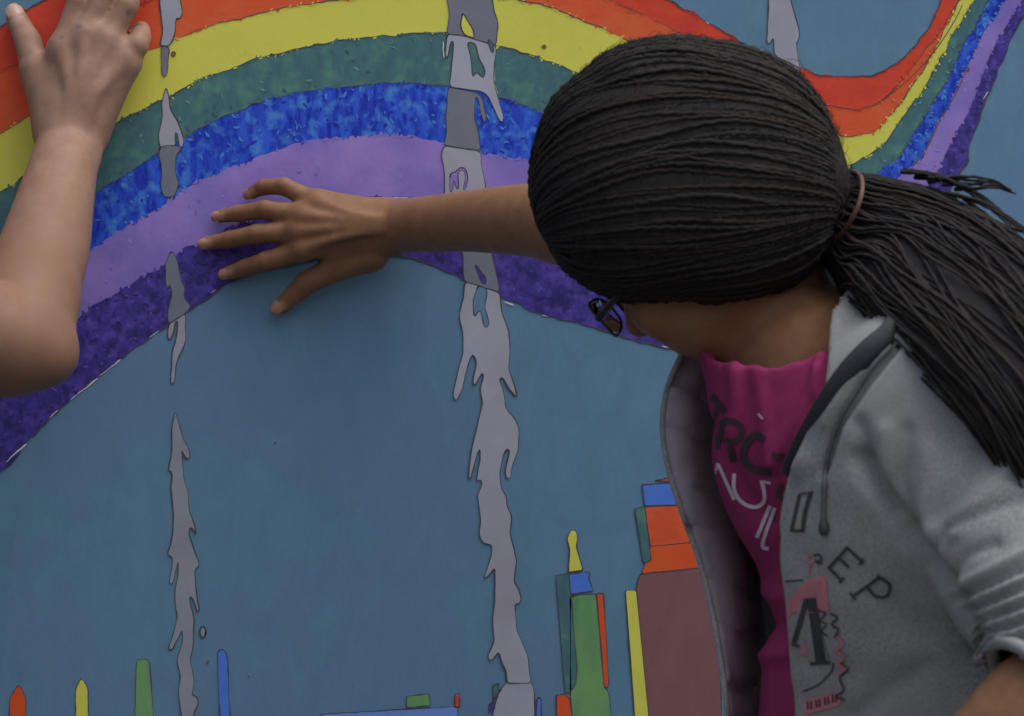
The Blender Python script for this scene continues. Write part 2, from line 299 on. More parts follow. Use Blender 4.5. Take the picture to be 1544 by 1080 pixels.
# ---- drips
drips = [
 ('drip_light', [(241,-430),(241,0),(243,22),(246,48),(241,69),(256,70),(264,52),(266,27),(268,28),(272,30),(276,18),(272,4),(271,-430)]),
 ('drip_dark', [(243,70),(244,111),(247,119),(252,115),(254,89),(256,71)]),
 ('drip_light', [(250,131),(244,156),(246,174),(239,204),(241,222),(265,221),(263,204),(265,196),(269,207),(271,224),(277,222),(277,209),(274,199),(267,181),(257,166),(254,141)]),
 ('drip_dark', [(241,222),(239,238),(243,243),(244,259),(243,281),(247,297),(263,297),(270,278),(264,256),(266,232),(272,229),(276,221),(258,219)]),
 ('drip_dark', [(259,377),(250,396),(250,421),(252,438),(257,427),(260,446),(255,460),(253,477),(254,489),(280,472),(290,462),(281,456),(276,442),(281,438),(273,421),(269,400),(264,384)]),
 ('drip_light', [(254,489),(253,511),(257,514),(263,498),(264,485),(268,482),(267,505),(260,530),(259,558),(257,580),(263,579),(266,548),(273,532),(281,514),(280,495),(280,473)]),
 ('drip_mid', [(264,620),(259,646),(260,680),(253,711),(260,710),(258,738),(262,774),(261,803),(257,823),(252,838),(259,836),(261,846),(255,880),(260,882),(266,856),(269,844),(269,868),(264,889),(265,913),(268,931),(261,958),(253,980),(259,981),(271,958),(275,948),(276,966),(267,995),(273,1019),(269,1043),(274,1080),(268,1140),(290,1140),(291,1080),(295,1068),(301,1058),(296,1050),(291,1045),(289,1052),(293,1027),(287,995),(291,978),(293,933),(287,909),(285,899),(290,899),(299,925),(301,921),(297,901),(294,868),(293,856),(302,855),(294,832),(285,807),(286,795),(290,795),(297,808),(291,783),(285,770),(284,742),(277,722),(275,693),(274,678),(281,693),(287,692),(285,677),(277,664),(271,644)]),
 ('drip_dark', [(674,-430),(674,0),(678,18),(676,36),(673,51),(700,54),(716,60),(748,69),(750,44),(751,33),(745,18),(742,0),(742,-430)]),
 ('drip_light', [(674,52),(671,86),(675,88),(680,62),(684,62),(681,104),(678,131),(727,138),(735,142),(742,157),(751,178),(757,187),(760,178),(750,145),(745,124),(745,98),(748,69),(716,60),(700,55)]),
 ('drip_dark', [(676,132),(672,178),(674,201),(669,219),(725,228),(721,196),(715,178),(717,143),(722,150),(724,166),(730,187),(734,181),(727,147),(720,140)]),
 ('drip_light', [(669,220),(665,234),(670,258),(671,310),(738,310),(732,281),(726,252),(725,229)]),
 ('drip_dark', [(690,330),(697,378),(700,424),(754,441),(741,378),(738,330)]),
 ('drip_light', [(701,425),(698,453),(692,475),(698,501),(699,530),(689,567),(683,597),(688,606),(696,590),(707,545),(713,532),(719,545),(713,575),(715,584),(728,560),(730,567),(724,586),(728,608),(720,641),(711,679),(706,721),(709,725),(719,686),(724,675),(724,693),(718,727),(726,721),(728,730),(720,746),(725,783),(723,808),(729,820),(742,820),(741,837),(729,874),(736,870),(746,855),(746,899),(743,936),(746,965),(734,992),(740,998),(752,982),(756,998),(763,1012),(764,1030),(800,1030),(796,990),(779,949),(776,908),(783,913),(787,907),(783,891),(775,878),(779,845),(769,804),(772,779),(763,760),(765,751),(756,737),(753,716),(759,686),(765,675),(769,679),(761,712),(765,725),(770,721),(772,704),(781,679),(783,649),(778,634),(763,616),(759,590),(752,571),(757,567),(767,586),(780,601),(776,582),(767,556),(769,530),(767,497),(756,471),(754,442)]),
 ('drip_light', [(1159,-430),(1159,0),(1158,32),(1156,66),(1160,67),(1166,55),(1168,84),(1206,104),(1200,63),(1204,63),(1205,46),(1197,18),(1192,0),(1190,-430)]),
 ('drip_mid', [(1168,84),(1164,93),(1170,150),(1190,190),(1204,150),(1204,120),(1208,104)]),
]
for k, (m, P) in enumerate(drips): patch('paint_drip', P, 0.0052 + 0.0001 * (k % 3), M[m], wall, outline=1.9, wob=0.6)
patch('paint_drop', [(306 + 5 * math.cos(a), 953 + 9 * math.sin(a)) for a in np.linspace(0, 6.28, 10, endpoint=False)], 0.0052, M['drip_mid'], wall, outline=2.4, wob=0.2)
for m, P in (('yellow', [(698,18),(694,39),(699,53),(716,59),(714,46),(704,30)]),
             ('green', [(704,63),(710,86),(713,118),(718,107),(729,119),(732,107),(721,86),(717,66)]),
             ('lilac', [(679,262),(678,290),(682,292),(684,270),(688,286),(692,286),(690,258),(698,254),(702,260),(701,276),(697,288),(701,288),(706,268),(701,252),(692,252),(687,262),(683,258)]),
             ('green', [(735,58),(738,70),(743,84),(746,76),(741,60)]),
             ('purple', [(716,400),(722,416),(726,428),(734,431),(732,416),(724,410),(718,397)]),
             ('teal', [(721,430),(713,453),(715,479),(724,466),(730,493),(735,497),(738,488),(731,464),(735,436)])):
    patch('paint_gap', P, 0.0058, M[m], wall, outline=2.2, wob=0.3)

# ---- painted towers
patch('painted_street', [(-1800,1385),(3300,1385),(3300,2700),(-1800,2700)], 0.0031, M['drip_dark'], wall, outline=2.5, step=60)
def tower(parts):
    root = None
    for k, (nm, m, P) in enumerate(parts):
        o = patch(nm, P, 0.0034 + 0.0003 * k, M[m], wall if root is None else root, outline=0 if root is not None else 2.1, wob=0.6)
        if root is None: root = o
        else: ribbon2d(np.vstack([resample(np.array(P + [P[0]], float), 60)]), 2.0, 0.0034 + 0.0003 * k + 0.00015, 'outline', M['ink'], root, taper=False)
tower([('painted_crayon', 'vermilion', [(29,1031),(15,1052),(10,1400),(40,1400),(39,1052)])])
tower([('painted_crayon', 'yellow', [(123,1021),(114,1039),(116,1400),(134,1400),(133,1037)])])
tower([('painted_chimney', 'leaf', [(206,994),(225,994),(232,1080),(240,1400),(200,1400),(204,1080)])])
tower([('painted_chimney', 'cobalt', [(328,984),(331,979),(335,978),(341,981),(343,990),(347,1080),(350,1400),(330,1400),(331,1080)])])
tower([('painted_block', 'sky_blue', [(481,1077),(690,1065),(693,1400),(481,1400)]), ('roof_box', 'leaf', [(613,1050),(647,1046),(649,1064),(613,1067)]), ('roof_box', 'red', [(686,1046),(693,1046),(693,1066),(686,1067)])])
tower([('painted_block', 'drip_light', [(752,1044),(763,1028),(801,1027),(806,1044),(808,1400),(744,1400),(742,1080),(748,1058)]), ('roof_box', 'drip_dark', [(762,1011),(785,1009),(787,1026),(763,1027)]), ('side_box', 'green', [(743,1034),(752,1030),(752,1044),(744,1056)]), ('side_box', 'purple', [(737,1063),(744,1058),(746,1068),(738,1074)])])
tower([('painted_chimney', 'cobalt', [(809,1052),(816,1050),(819,1400),(809,1400)])])
tower([('painted_tower', 'leaf', [(860,899),(899,895),(911,1037),(918,1044),(922,1080),(932,1400),(866,1400),(862,1080),(860,1044)]), ('side_strip', 'green', [(838,868),(858,865),(861,895),(870,1007),(868,1032),(860,1044),(852,1046)]), ('tower_top', 'cobalt', [(858,866),(889,862),(888,874),(895,891),(861,896)]), ('tower_spire', 'yellow', [(857,863),(859,828),(855,812),(860,801),(864,798),(869,802),(871,812),(869,824),(879,860)]), ('side_strip', 'vermilion', [(900,895),(910,895),(918,1036),(911,1037)]), ('side_box', 'vermilion', [(839,1048),(858,1047),(862,1080),(868,1400),(845,1400)])])
tower([('painted_tower', 'brown', [(964,866),(1090,853),(1085,960),(1088,1080),(1100,1400),(985,1400),(978,1080),(959,887)]), ('tower_band', 'vermilion', [(972,853),(980,824),(1038,818),(1090,816),(1090,853),(966,865)]), ('tower_band', 'orange', [(972,764),(1070,761),(1080,817),(1038,818),(981,824)]), ('tower_top', 'cobalt', [(968,731),(1055,726),(1060,760),(972,763)]), ('roof_box', 'vermilion', [(988,725),(1007,721),(1030,721),(1030,727)]), ('side_strip', 'green', [(957,767),(972,764),(982,845),(970,849)]), ('side_strip', 'yellow', [(943,890),(959,889),(978,1080),(988,1400),(972,1400),(957,1080)])])

# ------------------------------------------------------------------ implicit surfaces: bodies and clothes grown as one skin
class Prim:
    def __init__(s, kind, k=0.01, op='u', **kw): s.kind = kind; s.k = k; s.op = op; s.__dict__.update(kw)
    def d(s, p):
        if s.kind == 'limb':
            best = np.full(len(p), 9.0, p.dtype)
            for a, b, ra, rb in zip(s.P[:-1], s.P[1:], s.r[:-1], s.r[1:]):
                q = p - a; ba = b - a
                if s.n is not None: q = q + np.outer((q @ s.n) * (1 / s.fl - 1), s.n).astype(p.dtype); ba = ba + (ba @ s.n) * (1 / s.fl - 1) * s.n
                t = np.clip(q @ ba / (ba @ ba), 0, 1); best = np.minimum(best, np.linalg.norm(q - t[:, None] * ba, axis=1) - (ra + (rb - ra) * t))
            return best * (1 if s.n is None else (0.5 + 0.5 * s.fl))
        if s.kind == 'cone':
            q = p - s.a; ba = s.b - s.a
            if s.n is not None:
                qn = q @ s.n; q = q + np.outer(qn * (1 / s.fl - 1), s.n).astype(p.dtype)
                bn = ba @ s.n; ba = ba + bn * (1 / s.fl - 1) * s.n
            L2 = ba @ ba; t = np.clip(q @ ba / L2, 0, 1)
            r = np.linalg.norm(q - t[:, None] * ba, axis=1) - (s.ra + (s.rb - s.ra) * t)
            return r * (1 if s.n is None else (0.5 + 0.5 * s.fl))
        q = (p - s.c) @ s.R.T
        k0 = np.linalg.norm(q / s.r, axis=1); k1 = np.linalg.norm(q / s.r ** 2, axis=1) + 1e-9
        return k0 * (k0 - 1) / k1
def cone(a, b, ra, rb, k=0.01, op='u', n=None, fl=1.0):
    return Prim('cone', k, op, a=np.array(a, np.float32), b=np.array(b, np.float32) + np.float32(1e-5), ra=ra, rb=rb, n=None if n is None else np.array(n, np.float32), fl=fl)
def ell(c, R, r, k=0.01, op='u'): return Prim('ell', k, op, c=np.array(c, np.float32), R=np.array(R, np.float32), r=np.array(r, np.float32))
def chain(pts, k=0.006, n=None, fl=1.0):
    """pts: list of (point, radius)"""
    return [cone(a[0], b[0], a[1], b[1], k, n=n, fl=fl) for a, b in zip(pts[:-1], pts[1:])]
def limb(pts, k=0.01, step=0.015, n=None, fl=1.0):
    """tapering limb along a smooth path; pts: list of (point, radius)"""
    Q = catmull([tuple(p) + (r,) for p, r in pts], step); return Prim('limb', k, 'u', P=Q[:, :3].astype(np.float32), r=Q[:, 3].astype(np.float32), n=None if n is None else np.array(n, np.float32), fl=fl)
def smin(a, b, k):
    h = np.clip(0.5 + 0.5 * (b - a) / k, 0, 1); return b + (a - b) * h - k * h * (1 - h)
def field(prims, p, act=None):
    d = np.full(len(p), 1.0, np.float32)
    for i, s in enumerate(prims):
        idx = None if act is None else act[i]
        if idx is not None and len(idx) == 0: continue
        q = p if idx is None else p[idx]; e = s.d(q).astype(np.float32); c = d if idx is None else d[idx]
        e = smin(c, e, s.k) if s.op == 'u' else -smin(-c, e, s.k)
        if idx is None: d = e
        else: d[idx] = e
    return d
def grow(prims, h, lo, hi, post=None):
    nb = 8; S = h * nb; lo = np.array(lo); n = np.ceil((np.array(hi) - lo) / S).astype(int)
    g = np.stack(np.meshgrid(*[np.arange(k) for k in n], indexing='ij'), -1).reshape(-1, 3)
    cen = (lo + (g + 0.5) * S).astype(np.float32)
    pd = [s.d(cen) for s in prims]; d = np.full(len(cen), 1.0, np.float32)
    for s, e in zip(prims, pd): d = smin(d, e, s.k) if s.op == 'u' else -smin(-d, e, s.k)
    d0 = d
    if post: d = post(cen, d)
    keep = np.abs(d) < S * 1.35
    g = g[keep]; near = [np.nonzero(e[keep] < s.k + S * 2.2)[0] for s, e in zip(prims, pd)]
    o = np.stack(np.meshgrid(*[np.arange(nb + 1)] * 3, indexing='ij'), -1).reshape(-1, 3); npt = len(o)
    P = (lo + (g[:, None, :] * nb + o[None]) * h).reshape(-1, 3).astype(np.float32)
    act = [(ix[:, None] * npt + np.arange(npt)[None]).ravel() for ix in near]
    D = field(prims, P, act)
    if post: D = post(P, D)
    m = len(g); D = D.reshape(m, nb + 1, nb + 1, nb + 1); ins = D < 0
    cnt = sum(ins[:, a:a + nb, b:b + nb, c:c + nb].astype(np.int8) for a in (0, 1) for b in (0, 1) for c in (0, 1))
    bi, ci, cj, ck = np.nonzero((cnt > 0) & (cnt < 8))
    pos = np.zeros((len(bi), 3)); wt = np.zeros(len(bi))
    for ax in range(3):
        for u in (0, 1):
            for w in (0, 1):
                oa = [0, 0, 0]; others = [k for k in range(3) if k != ax]; oa[others[0]] = u; oa[others[1]] = w; ob = list(oa); ob[ax] = 1
                da = D[bi, ci + oa[0], cj + oa[1], ck + oa[2]]; db = D[bi, ci + ob[0], cj + ob[1], ck + ob[2]]
                cr = (da < 0) != (db < 0); t = np.where(cr, da / np.where(cr, da - db, 1), 0)
                q = np.tile(np.array(oa, float), (len(bi), 1)); q[:, ax] += t; pos += q * cr[:, None]; wt += cr
    cell = g[bi] * nb + np.stack([ci, cj, ck], 1)
    V = lo + (cell + pos / wt[:, None]) * h
    big = int((n * nb).max()) + 4; key = (cell[:, 0] * big + cell[:, 1]) * big + cell[:, 2]
    order = np.argsort(key); ks = key[order]
    F = []
    for ax in range(3):
        sl = [slice(0, nb)] * 3; s2 = list(sl); s2[ax] = slice(1, nb + 1)
        a = ins[(slice(None), *sl)]; b = ins[(slice(None), *s2)]
        eb, ei, ej, ek = np.nonzero(a != b); base = g[eb] * nb + np.stack([ei, ej, ek], 1); flip = a[eb, ei, ej, ek]
        u, w = (ax + 1) % 3, (ax + 2) % 3; q = []
        for du, dw in ((0, 0), (-1, 0), (-1, -1), (0, -1)):
            cc = base.copy(); cc[:, u] += du; cc[:, w] += dw; kk = (cc[:, 0] * big + cc[:, 1]) * big + cc[:, 2]
            j = np.clip(np.searchsorted(ks, kk), 0, len(ks) - 1); q.append(np.where(ks[j] == kk, order[j], -1))
        q = np.stack(q, 1); ok = (q >= 0).all(1); q = q[ok]; fl = flip[ok]; q[~fl] = q[~fl][:, ::-1]; F.append(q)
    return V, np.vstack(F)
def bumps(P, s, seed=0):
    """cheap smooth noise in about -1..1"""
    r = np.random.default_rng(seed); out = 0
    for k in range(5):
        v = r.normal(size=3) * s * (1 + 0.5 * k); out = out + np.sin(P @ v + r.uniform(0, 6)) / (1 + 0.4 * k)
    return out / 2.4
def normals(me):
    n = np.zeros(len(me.vertices) * 3, np.float32); me.vertex_normals.foreach_get('vector', n); return n.reshape(-1, 3)
def segdist(P, pl):
    """distance of 2-D points to a polyline and the position along it"""
    best = np.full(len(P), 1e9); pl = np.array(pl, float)
    for a, b in zip(pl[:-1], pl[1:]):
        ab = b - a; t = np.clip(((P - a) @ ab) / (ab @ ab), 0, 1); best = np.minimum(best, np.linalg.norm(P - a - t[:, None] * ab, axis=1))
    return best
def masks(V, centers, rad, pw=4):
    m = np.zeros(len(V))
    for c in centers: m = np.maximum(m, np.exp(-(np.linalg.norm(V - np.array(c), axis=1) / rad) ** pw))
    return m
def tube(path, rad, sides=6):
    path = np.asarray(path, float); T = np.gradient(path, axis=0); T /= np.linalg.norm(T, axis=1)[:, None] + 1e-12
    ref = np.array([0.13, 0.31, 0.94]); n = len(path); fr = []
    u = np.cross(T[0], ref); u /= np.linalg.norm(u)
    for t in T:
        u = u - (u @ t) * t; u /= np.linalg.norm(u) + 1e-12; fr.append((u, np.cross(t, u)))
    fr = np.array(fr); a = np.linspace(0, 2 * math.pi, sides, endpoint=False); rad = np.broadcast_to(rad, (n,))
    V = path[:, None] + rad[:, None, None] * (np.cos(a)[None, :, None] * fr[:, 0][:, None] + np.sin(a)[None, :, None] * fr[:, 1][:, None])
    i = np.arange(n - 1)[:, None] * sides; j = np.arange(sides)[None]; j2 = (j + 1) % sides
    F = np.stack([i + j, i + j2, i + sides + j2, i + sides + j], -1).reshape(-1, 4)
    return V.reshape(-1, 3), F

EX, EY, EZ = np.eye(3)
# ================================================================== the girl
girl = empty('person', (0.30, -0.45, 0.0))
tag(girl, 'person with dark braided ponytail in grey zip jacket and magenta shirt, bowing towards the wall', 'person')
# torso frame
G = unit((-0.86, -0.5, 0)); Lf = unit((0.5, -0.86, 0)); TR = np.array([G, Lf, EZ])
CC = np.array([0.274, -0.43, 1.13])
SL = W(1462, 622, 0.545); SR = W(1130, 475, 0.305)
ELB = W(1628, 1000, 0.68); WRL = W(1340, 1300, 0.64)
torso = [ell(CC + EZ * .035, TR, (0.090, 0.130, 0.14), 0.03), ell((0.266, -0.442, 0.90), TR, (0.074, 0.106, 0.28), 0.015), ell((0.335, -0.45, 0.80), TR, (0.09, 0.14, 0.12), 0.03),
         ell(CC + G * 0.055 + Lf * 0.055 + EZ * 0.05, TR, (0.045, 0.05, 0.05), 0.03), ell(CC + G * 0.055 - Lf * 0.055 + EZ * .05, TR, (0.045, 0.05, 0.05), 0.03)]
shoulders = [cone(CC + EZ * 0.08, SL, 0.062, 0.045, 0.03), cone(CC + EZ * 0.08, SR, 0.062, 0.045, 0.03)]
# head frame
HC = W(1062, 268, 0.385); hs_ = 0.95
HF = unit((-0.70, 0.30, -0.62)); HU = np.array([-0.50, -0.10, 0.85]); HU = unit(HU - (HU @ HF) * HF); HS = np.cross(HU, HF)
if HS[1] > 0: HS = -HS                                   # HS: towards the camera
HR = np.array([HF, HS, HU])
def H(f, s, u): return HC + hs_ * (f * HF + s * HS + u * HU)
head = [ell(H(-.005, 0, .01), HR, np.array((.092, .074, .085)) * hs_, 0.01), ell(H(.035, 0, -.045), HR, np.array((.056, .060, .07)) * hs_, 0.03),
        cone(H(-.005, .052, -.055), H(.062, .018, -.100), .017, .015, 0.02), cone(H(-.005, -.052, -.055), H(.062, -.018, -.100), .017, .015, 0.02),
        cone(H(.062, .018, -.100), H(.062, -.018, -.100), .016, .016, 0.02), ell(H(.078, 0, -.098), HR, (.014, .016, .012), 0.012),
        ell(H(.060, .036, -.045), HR, (.024, .024, .022), 0.02), ell(H(.066, .026, -.078), HR, (.022, .022, .022), 0.02), ell(W(992, 464, .395), HR, (.020, .020, .020), .02), ell(W(1046, 484, .392), HR, (.019, .020, .019), .02), ell(H(.062, -.034, -.045), HR, (.022, .022, .02), 0.02),
        cone(H(.086, .030, -.008), H(.092, .006, -.010), .008, .008, 0.012), cone(H(.086, -.030, -.008), H(.092, -.006, -.010), .008, .008, 0.012),
        cone(H(.092, 0, -.018), H(.112, 0, -.050), .007, .0105, 0.008), ell(H(.101, .012, -.053), HR, (.008, .007, .006), 0.005), ell(H(.101, -.012, -.053), HR, (.008, .007, .006), 0.005),
        ell(H(.098, .031, -.024), HR, (.012, .014, .009), 0.008, 's'), ell(H(.098, -.031, -.024), HR, (.012, .014, .009), 0.008, 's'),
        cone(H(.090, .018, -.073), H(.096, 0, -.070), .004, .006, 0.005), cone(H(.090, -.018, -.073), H(.096, 0, -.070), .004, .006, 0.005),
        cone(H(.088, .015, -.079), H(.094, 0, -.081), .004, .006, 0.004), cone(H(.088, -.015, -.079), H(.094, 0, -.081), .004, .006, 0.004),
        ell(H(-.012, .073, -.03), HR, (.016, .008, .027), 0.006), ell(H(-.012, -.073, -.03), HR, (.016, .008, .027), 0.006)]
neck = [limb([(H(-.035, -.030, -.03), .038), (W(1165, 470, .362), .043), (W(1205, 550, .39), .052)], 0.015)]
# right arm and the hand spread on the wall
gf = [[(478,306,.030,.0090),(428,281,.027,.0074),(398,282,.018,.0067),(379,291,.010,.0056)],
      [(455,325,.034,.0098),(400,316,.027,.0080),(360,322,.016,.0071),(332,326,.009,.0058)],
      [(448,349,.034,.0100),(388,353,.027,.0083),(348,361,.016,.0074),(313,367,.009,.0060)],
      [(455,376,.032,.0098),(402,394,.026,.0084),(370,404,.016,.0074),(344,412,.009,.0060)],
      [(560,384,.024,.0150),(508,403,.022,.0118),(462,427,.017,.0098),(425,461,.009,.0074)]]
wr = W(606, 340, .036)
arm = [limb([(W(585, 341, .030), .0225), (W(625, 339, .048), .0230), (W(700, 334, .10), .0248), (W(770, 332, .148), .0280), (W(830, 334, .185), .0305), (W(885, 342, .215), .0320)], .012, n=unit((-.5, 1, 0)), fl=.86),
       limb([(W(850, 337, .197), .029), (W(890, 345, .218), .033), (W(960, 390, .25), .037), (SR, .045)], .012)]
for ch in gf[:4]:
    arm.append(cone(wr + np.array([-.012, .004, 0]), W(*ch[0][:3]), .0150, ch[0][3] * 1.05, .009))
arm += [cone(W(588, 328, .030), W(*gf[0][0][:3]), .0130, .0095, .010), cone(W(592, 356, .028), W(510, 388, .022), .0150, .0130, .010)]
for ch in gf:
    arm += chain([(W(*c[:3]), c[3]) for c in ch], .0025)
for ch in gf[:4]: arm.append(ell(W(ch[0][0], ch[0][1], ch[0][2] + .003), np.eye(3), (.0095, .0085, .0085), .008))
for ch in gf[:4]: arm.append(limb([(W(ch[0][0], ch[0][1], ch[0][2] + ch[0][3] - .002), .0042), (W(ch[0][0] * .5 + 290, ch[0][1] * .5 + 169, .0500), .0030), (W(585, 338 + (ch[0][1] - 340) * .25, .0515), .0020)], .006))
# left arm, hand resting at the hip
larm = [limb([(SL, .045), (SL * .5 + ELB * .5, .041), (ELB, .036), (W(1560, 1085, .69), .037), (W(1450, 1190, .675), .031), (WRL, .023)], .02)]
hd = unit(WRL - ELB); hx = unit(np.cross(hd, EY)); pc = WRL + hd * 0.07
larm += [cone(WRL, pc + hx * o, .018, .0105, .012) for o in (-.026, -.009, .009, .026)]
for o, l in ((-.026, .055), (-.009, .066), (.009, .070), (.026, .062)):
    b = pc + hx * o; larm += chain([(b, .0098), (b + hd * l * .5 + EY * .006, .0083), (b + hd * l + EY * .022, .0066)], .003)
larm += chain([(WRL + hd * .015 - hx * .015, .014), (WRL + hd * .05 - hx * .045, .0105), (WRL + hd * .08 - hx * .052 + EY * .006, .0085)], .006)
prims = torso + shoulders + neck + head + arm + larm
V, F = grow(prims, 0.0021, (-0.30, -0.74, 0.66), (0.46, 0.01, 1.56))
me = fast_mesh('body', V, F)
nails = [W(c[-1][0] + 1, c[-1][1], c[-1][2] + .0075) for c in gf]
flush = np.clip(masks(V, [W(c[k][0], c[k][1], c[k][2] + c[k][3]) for c in gf for k in (1, 2)], .006, 2) * .55 + masks(V, [W(c[0][0], c[0][1], c[0][2] + .01) for c in gf[:4]], .009, 2) * .5, 0, 1)
paint_attr(me, 'nail', masks(V, nails, .0042) * .8); paint_attr(me, 'flush', flush); paint_attr(me, 'stain', np.zeros(len(V)))
link('body', me, M['skin_dark'], girl)
def nails_for(fingers, parent, m, sel):
    for k in sel:
        a, b = np.array(W(*fingers[k][-2][:3])), np.array(W(*fingers[k][-1][:3])); r = fingers[k][-1][3]; t = unit(b - a); nrm = -EY + (EY @ t) * t; nrm = unit(nrm); sd3 = np.cross(t, nrm)
        if k == 4: nrm = unit(nrm + sd3 * .35 * (1 if sd3[2] > 0 else -1)); sd3 = np.cross(t, nrm)
        U_, V_ = np.meshgrid(np.linspace(-1, 1, 7), np.linspace(-1, 1, 8)); wd = .80 * r * (1 - .18 * np.abs(V_) ** 3); c = b + t * r * .22
        P = c + t * (V_ * r * .92)[..., None] + sd3 * (U_ * wd)[..., None] + nrm * (r * 1.015 * np.sqrt(np.clip(1 - (.80 * U_) ** 2 - .25 * np.clip(V_, 0, 1) ** 2, .05, 1)))[..., None]
        i_ = np.arange(7)[:, None] * 7; j_ = np.arange(6)[None]; f_ = np.stack([i_ + j_, i_ + j_ + 1, i_ + 7 + j_ + 1, i_ + 7 + j_], -1).reshape(-1, 4)
        link('fingernail', fast_mesh('fingernail', P.reshape(-1, 3), f_), m, parent)
M['nail_warm'] = noise_mat('nail_warm', alb((132, 98, 80)), alb((142, 108, 90)), 200, rough=.35, bump=0, spec=.5)
M['nail_pale'] = noise_mat('nail_pale', alb((140, 110, 98)), alb((150, 120, 108)), 200, rough=.35, bump=0, spec=.5)
nails_for(gf, girl, M['nail_warm'], range(5))
for s in (-1, 1):
    bm = bmesh.new(); bmesh.ops.create_uvsphere(bm, u_segments=16, v_segments=10, radius=.0105); me = bpy.data.meshes.new('eye'); bm.to_mesh(me); bm.free()
    for p in me.polygons: p.use_smooth = True
    o = link('eye', me, M['eye'], girl); o.location = Vector(H(.083, s * .031, -.025)) - girl.location

# ---- magenta shirt
shirt_p = [limb([(CC + np.array([-.03, 0, .06]), .082), (W(1196, 545, .41), .064), (W(1180, 470, .39), .058)], .03), ell(CC + EZ * .035, TR, (0.100, 0.140, 0.145), 0.025), ell((0.262, -0.442, 0.90), TR, (0.086, 0.118, 0.32), 0.015), ell((0.335, -0.45, 0.80), TR, (0.10, 0.148, 0.13), 0.03),
           ell(CC + G * 0.055 + Lf * 0.05 + EZ * .05, TR, (0.048, 0.050, 0.060), 0.03), ell(CC + G * 0.06 - Lf * 0.055 + EZ * .05, TR, (0.050, 0.056, 0.062), 0.03),
           cone(CC + EZ * 0.085, SL, 0.070, 0.052, 0.03), cone(CC + EZ * 0.095, SR, 0.070, 0.05, 0.03), cone(SL, SL * .6 + ELB * .4, .054, .048, .03)]
NB = W(1180, 482, 0.44)
def shirt_post(p, d):
    sh = np.maximum(d, -(d + 0.012))
    nk = np.linalg.norm(((p - NB) @ TR.T) / np.array([.080, .075, .036]), axis=1) - 1     # neck opening
    return np.maximum(np.maximum(np.maximum(sh, -nk * .05), 0.70 - p[:, 2]), (p - W(1190, 512, .42)) @ unit((.10, .05, 1)))
V, F = grow(shirt_p, 0.0032, (0.03, -0.72, 0.66), (0.50, -0.15, 1.36), shirt_post)
me = fast_mesh('shirt', V, F)
nm = normals(me); X, Y = topx(V); PX = np.stack([X, Y], 1)
disp = 0.0015 * bumps(V, 28, 3)
for pl, a, w in (([(1105,520),(1112,600),(1100,680)], .004, 11), ([(1135,530),(1150,620),(1160,700)], .003, 12), ([(1235,560),(1200,640),(1170,700)], .004, 11), ([(1075,640),(1120,740),(1160,790)], -.004, 12),
                 ([(1130,880),(1175,900)], .005, 14), ([(1150,990),(1200,985)], .005, 14), ([(1140,940),(1190,945)], -.004, 12), ([(1240,530),(1235,600)], .003, 9)):
    disp += a * np.exp(-(segdist(PX, pl) / w) ** 2)
me.vertices.foreach_set('co', (V + nm * disp[:, None]).astype(np.float32).ravel()); me.update()
shirt = link('shirt', me, M['magenta'], girl); tag(shirt, 'magenta shirt with black and white lettering')
shirt_v, shirt_f = V + nm * disp[:, None], F

# ---- grey jacket: one shell with the front open, sleeve pushed up, hood lying round the neck
jk = [ell(CC, TR, (0.118, 0.158, 0.185), 0.03), cone(CC + np.array([.012, -.002, -.02]), (0.335, -0.455, 0.76), .155, .172, .04, n=G, fl=.76),
      cone(CC + EZ * 0.065, SL, 0.074, 0.064, 0.035), cone(CC + EZ * 0.065, SR, 0.070, 0.052, 0.03),
      limb([(SL, .066), (SL * .5 + ELB * .5, .066), (ELB, .053), (W(1560, 1066, .69), .044)], .03),
      cone(SR, SR * .5 + W(890, 345, .218) * .5, .050, .046, .02), ell(CC + G * .06 + Lf * .06 - EZ * .01, TR, (.06, .06, .07), .04), ell(CC + G * .055 + Lf * .075 + EZ * .06, TR, (.070, .068, .085), .04)]
hood = [limb([(W(1212, 690, .535), .009), (W(1240, 630, .52), .011), (W(1258, 590, .50), .013), (W(1268, 540, .485), .018), (W(1290, 508, .46), .022), (W(1318, 502, .40), .025), (W(1290, 496, .34), .025), (W(1220, 505, .315), .020)], .012)]
jk += hood
cutpoly = np.array([(1236,380),(1256,450),(1250,520),(1247,590),(1216,660),(1192,715),(1176,790),(1181,870),(1189,950),(1201,1080),(1232,1500),(700,1500),(700,300),(1150,300)], float)
def inpoly(X, Y, poly):
    r = np.zeros(len(X), bool); n = len(poly)
    for i in range(n):
        (x1, y1), (x2, y2) = poly[i], poly[(i + 1) % n]
        c = ((y1 > Y) != (y2 > Y)) & (X < (x2 - x1) * (Y - y1) / (y2 - y1 + 1e-9) + x1); r ^= c
    return r
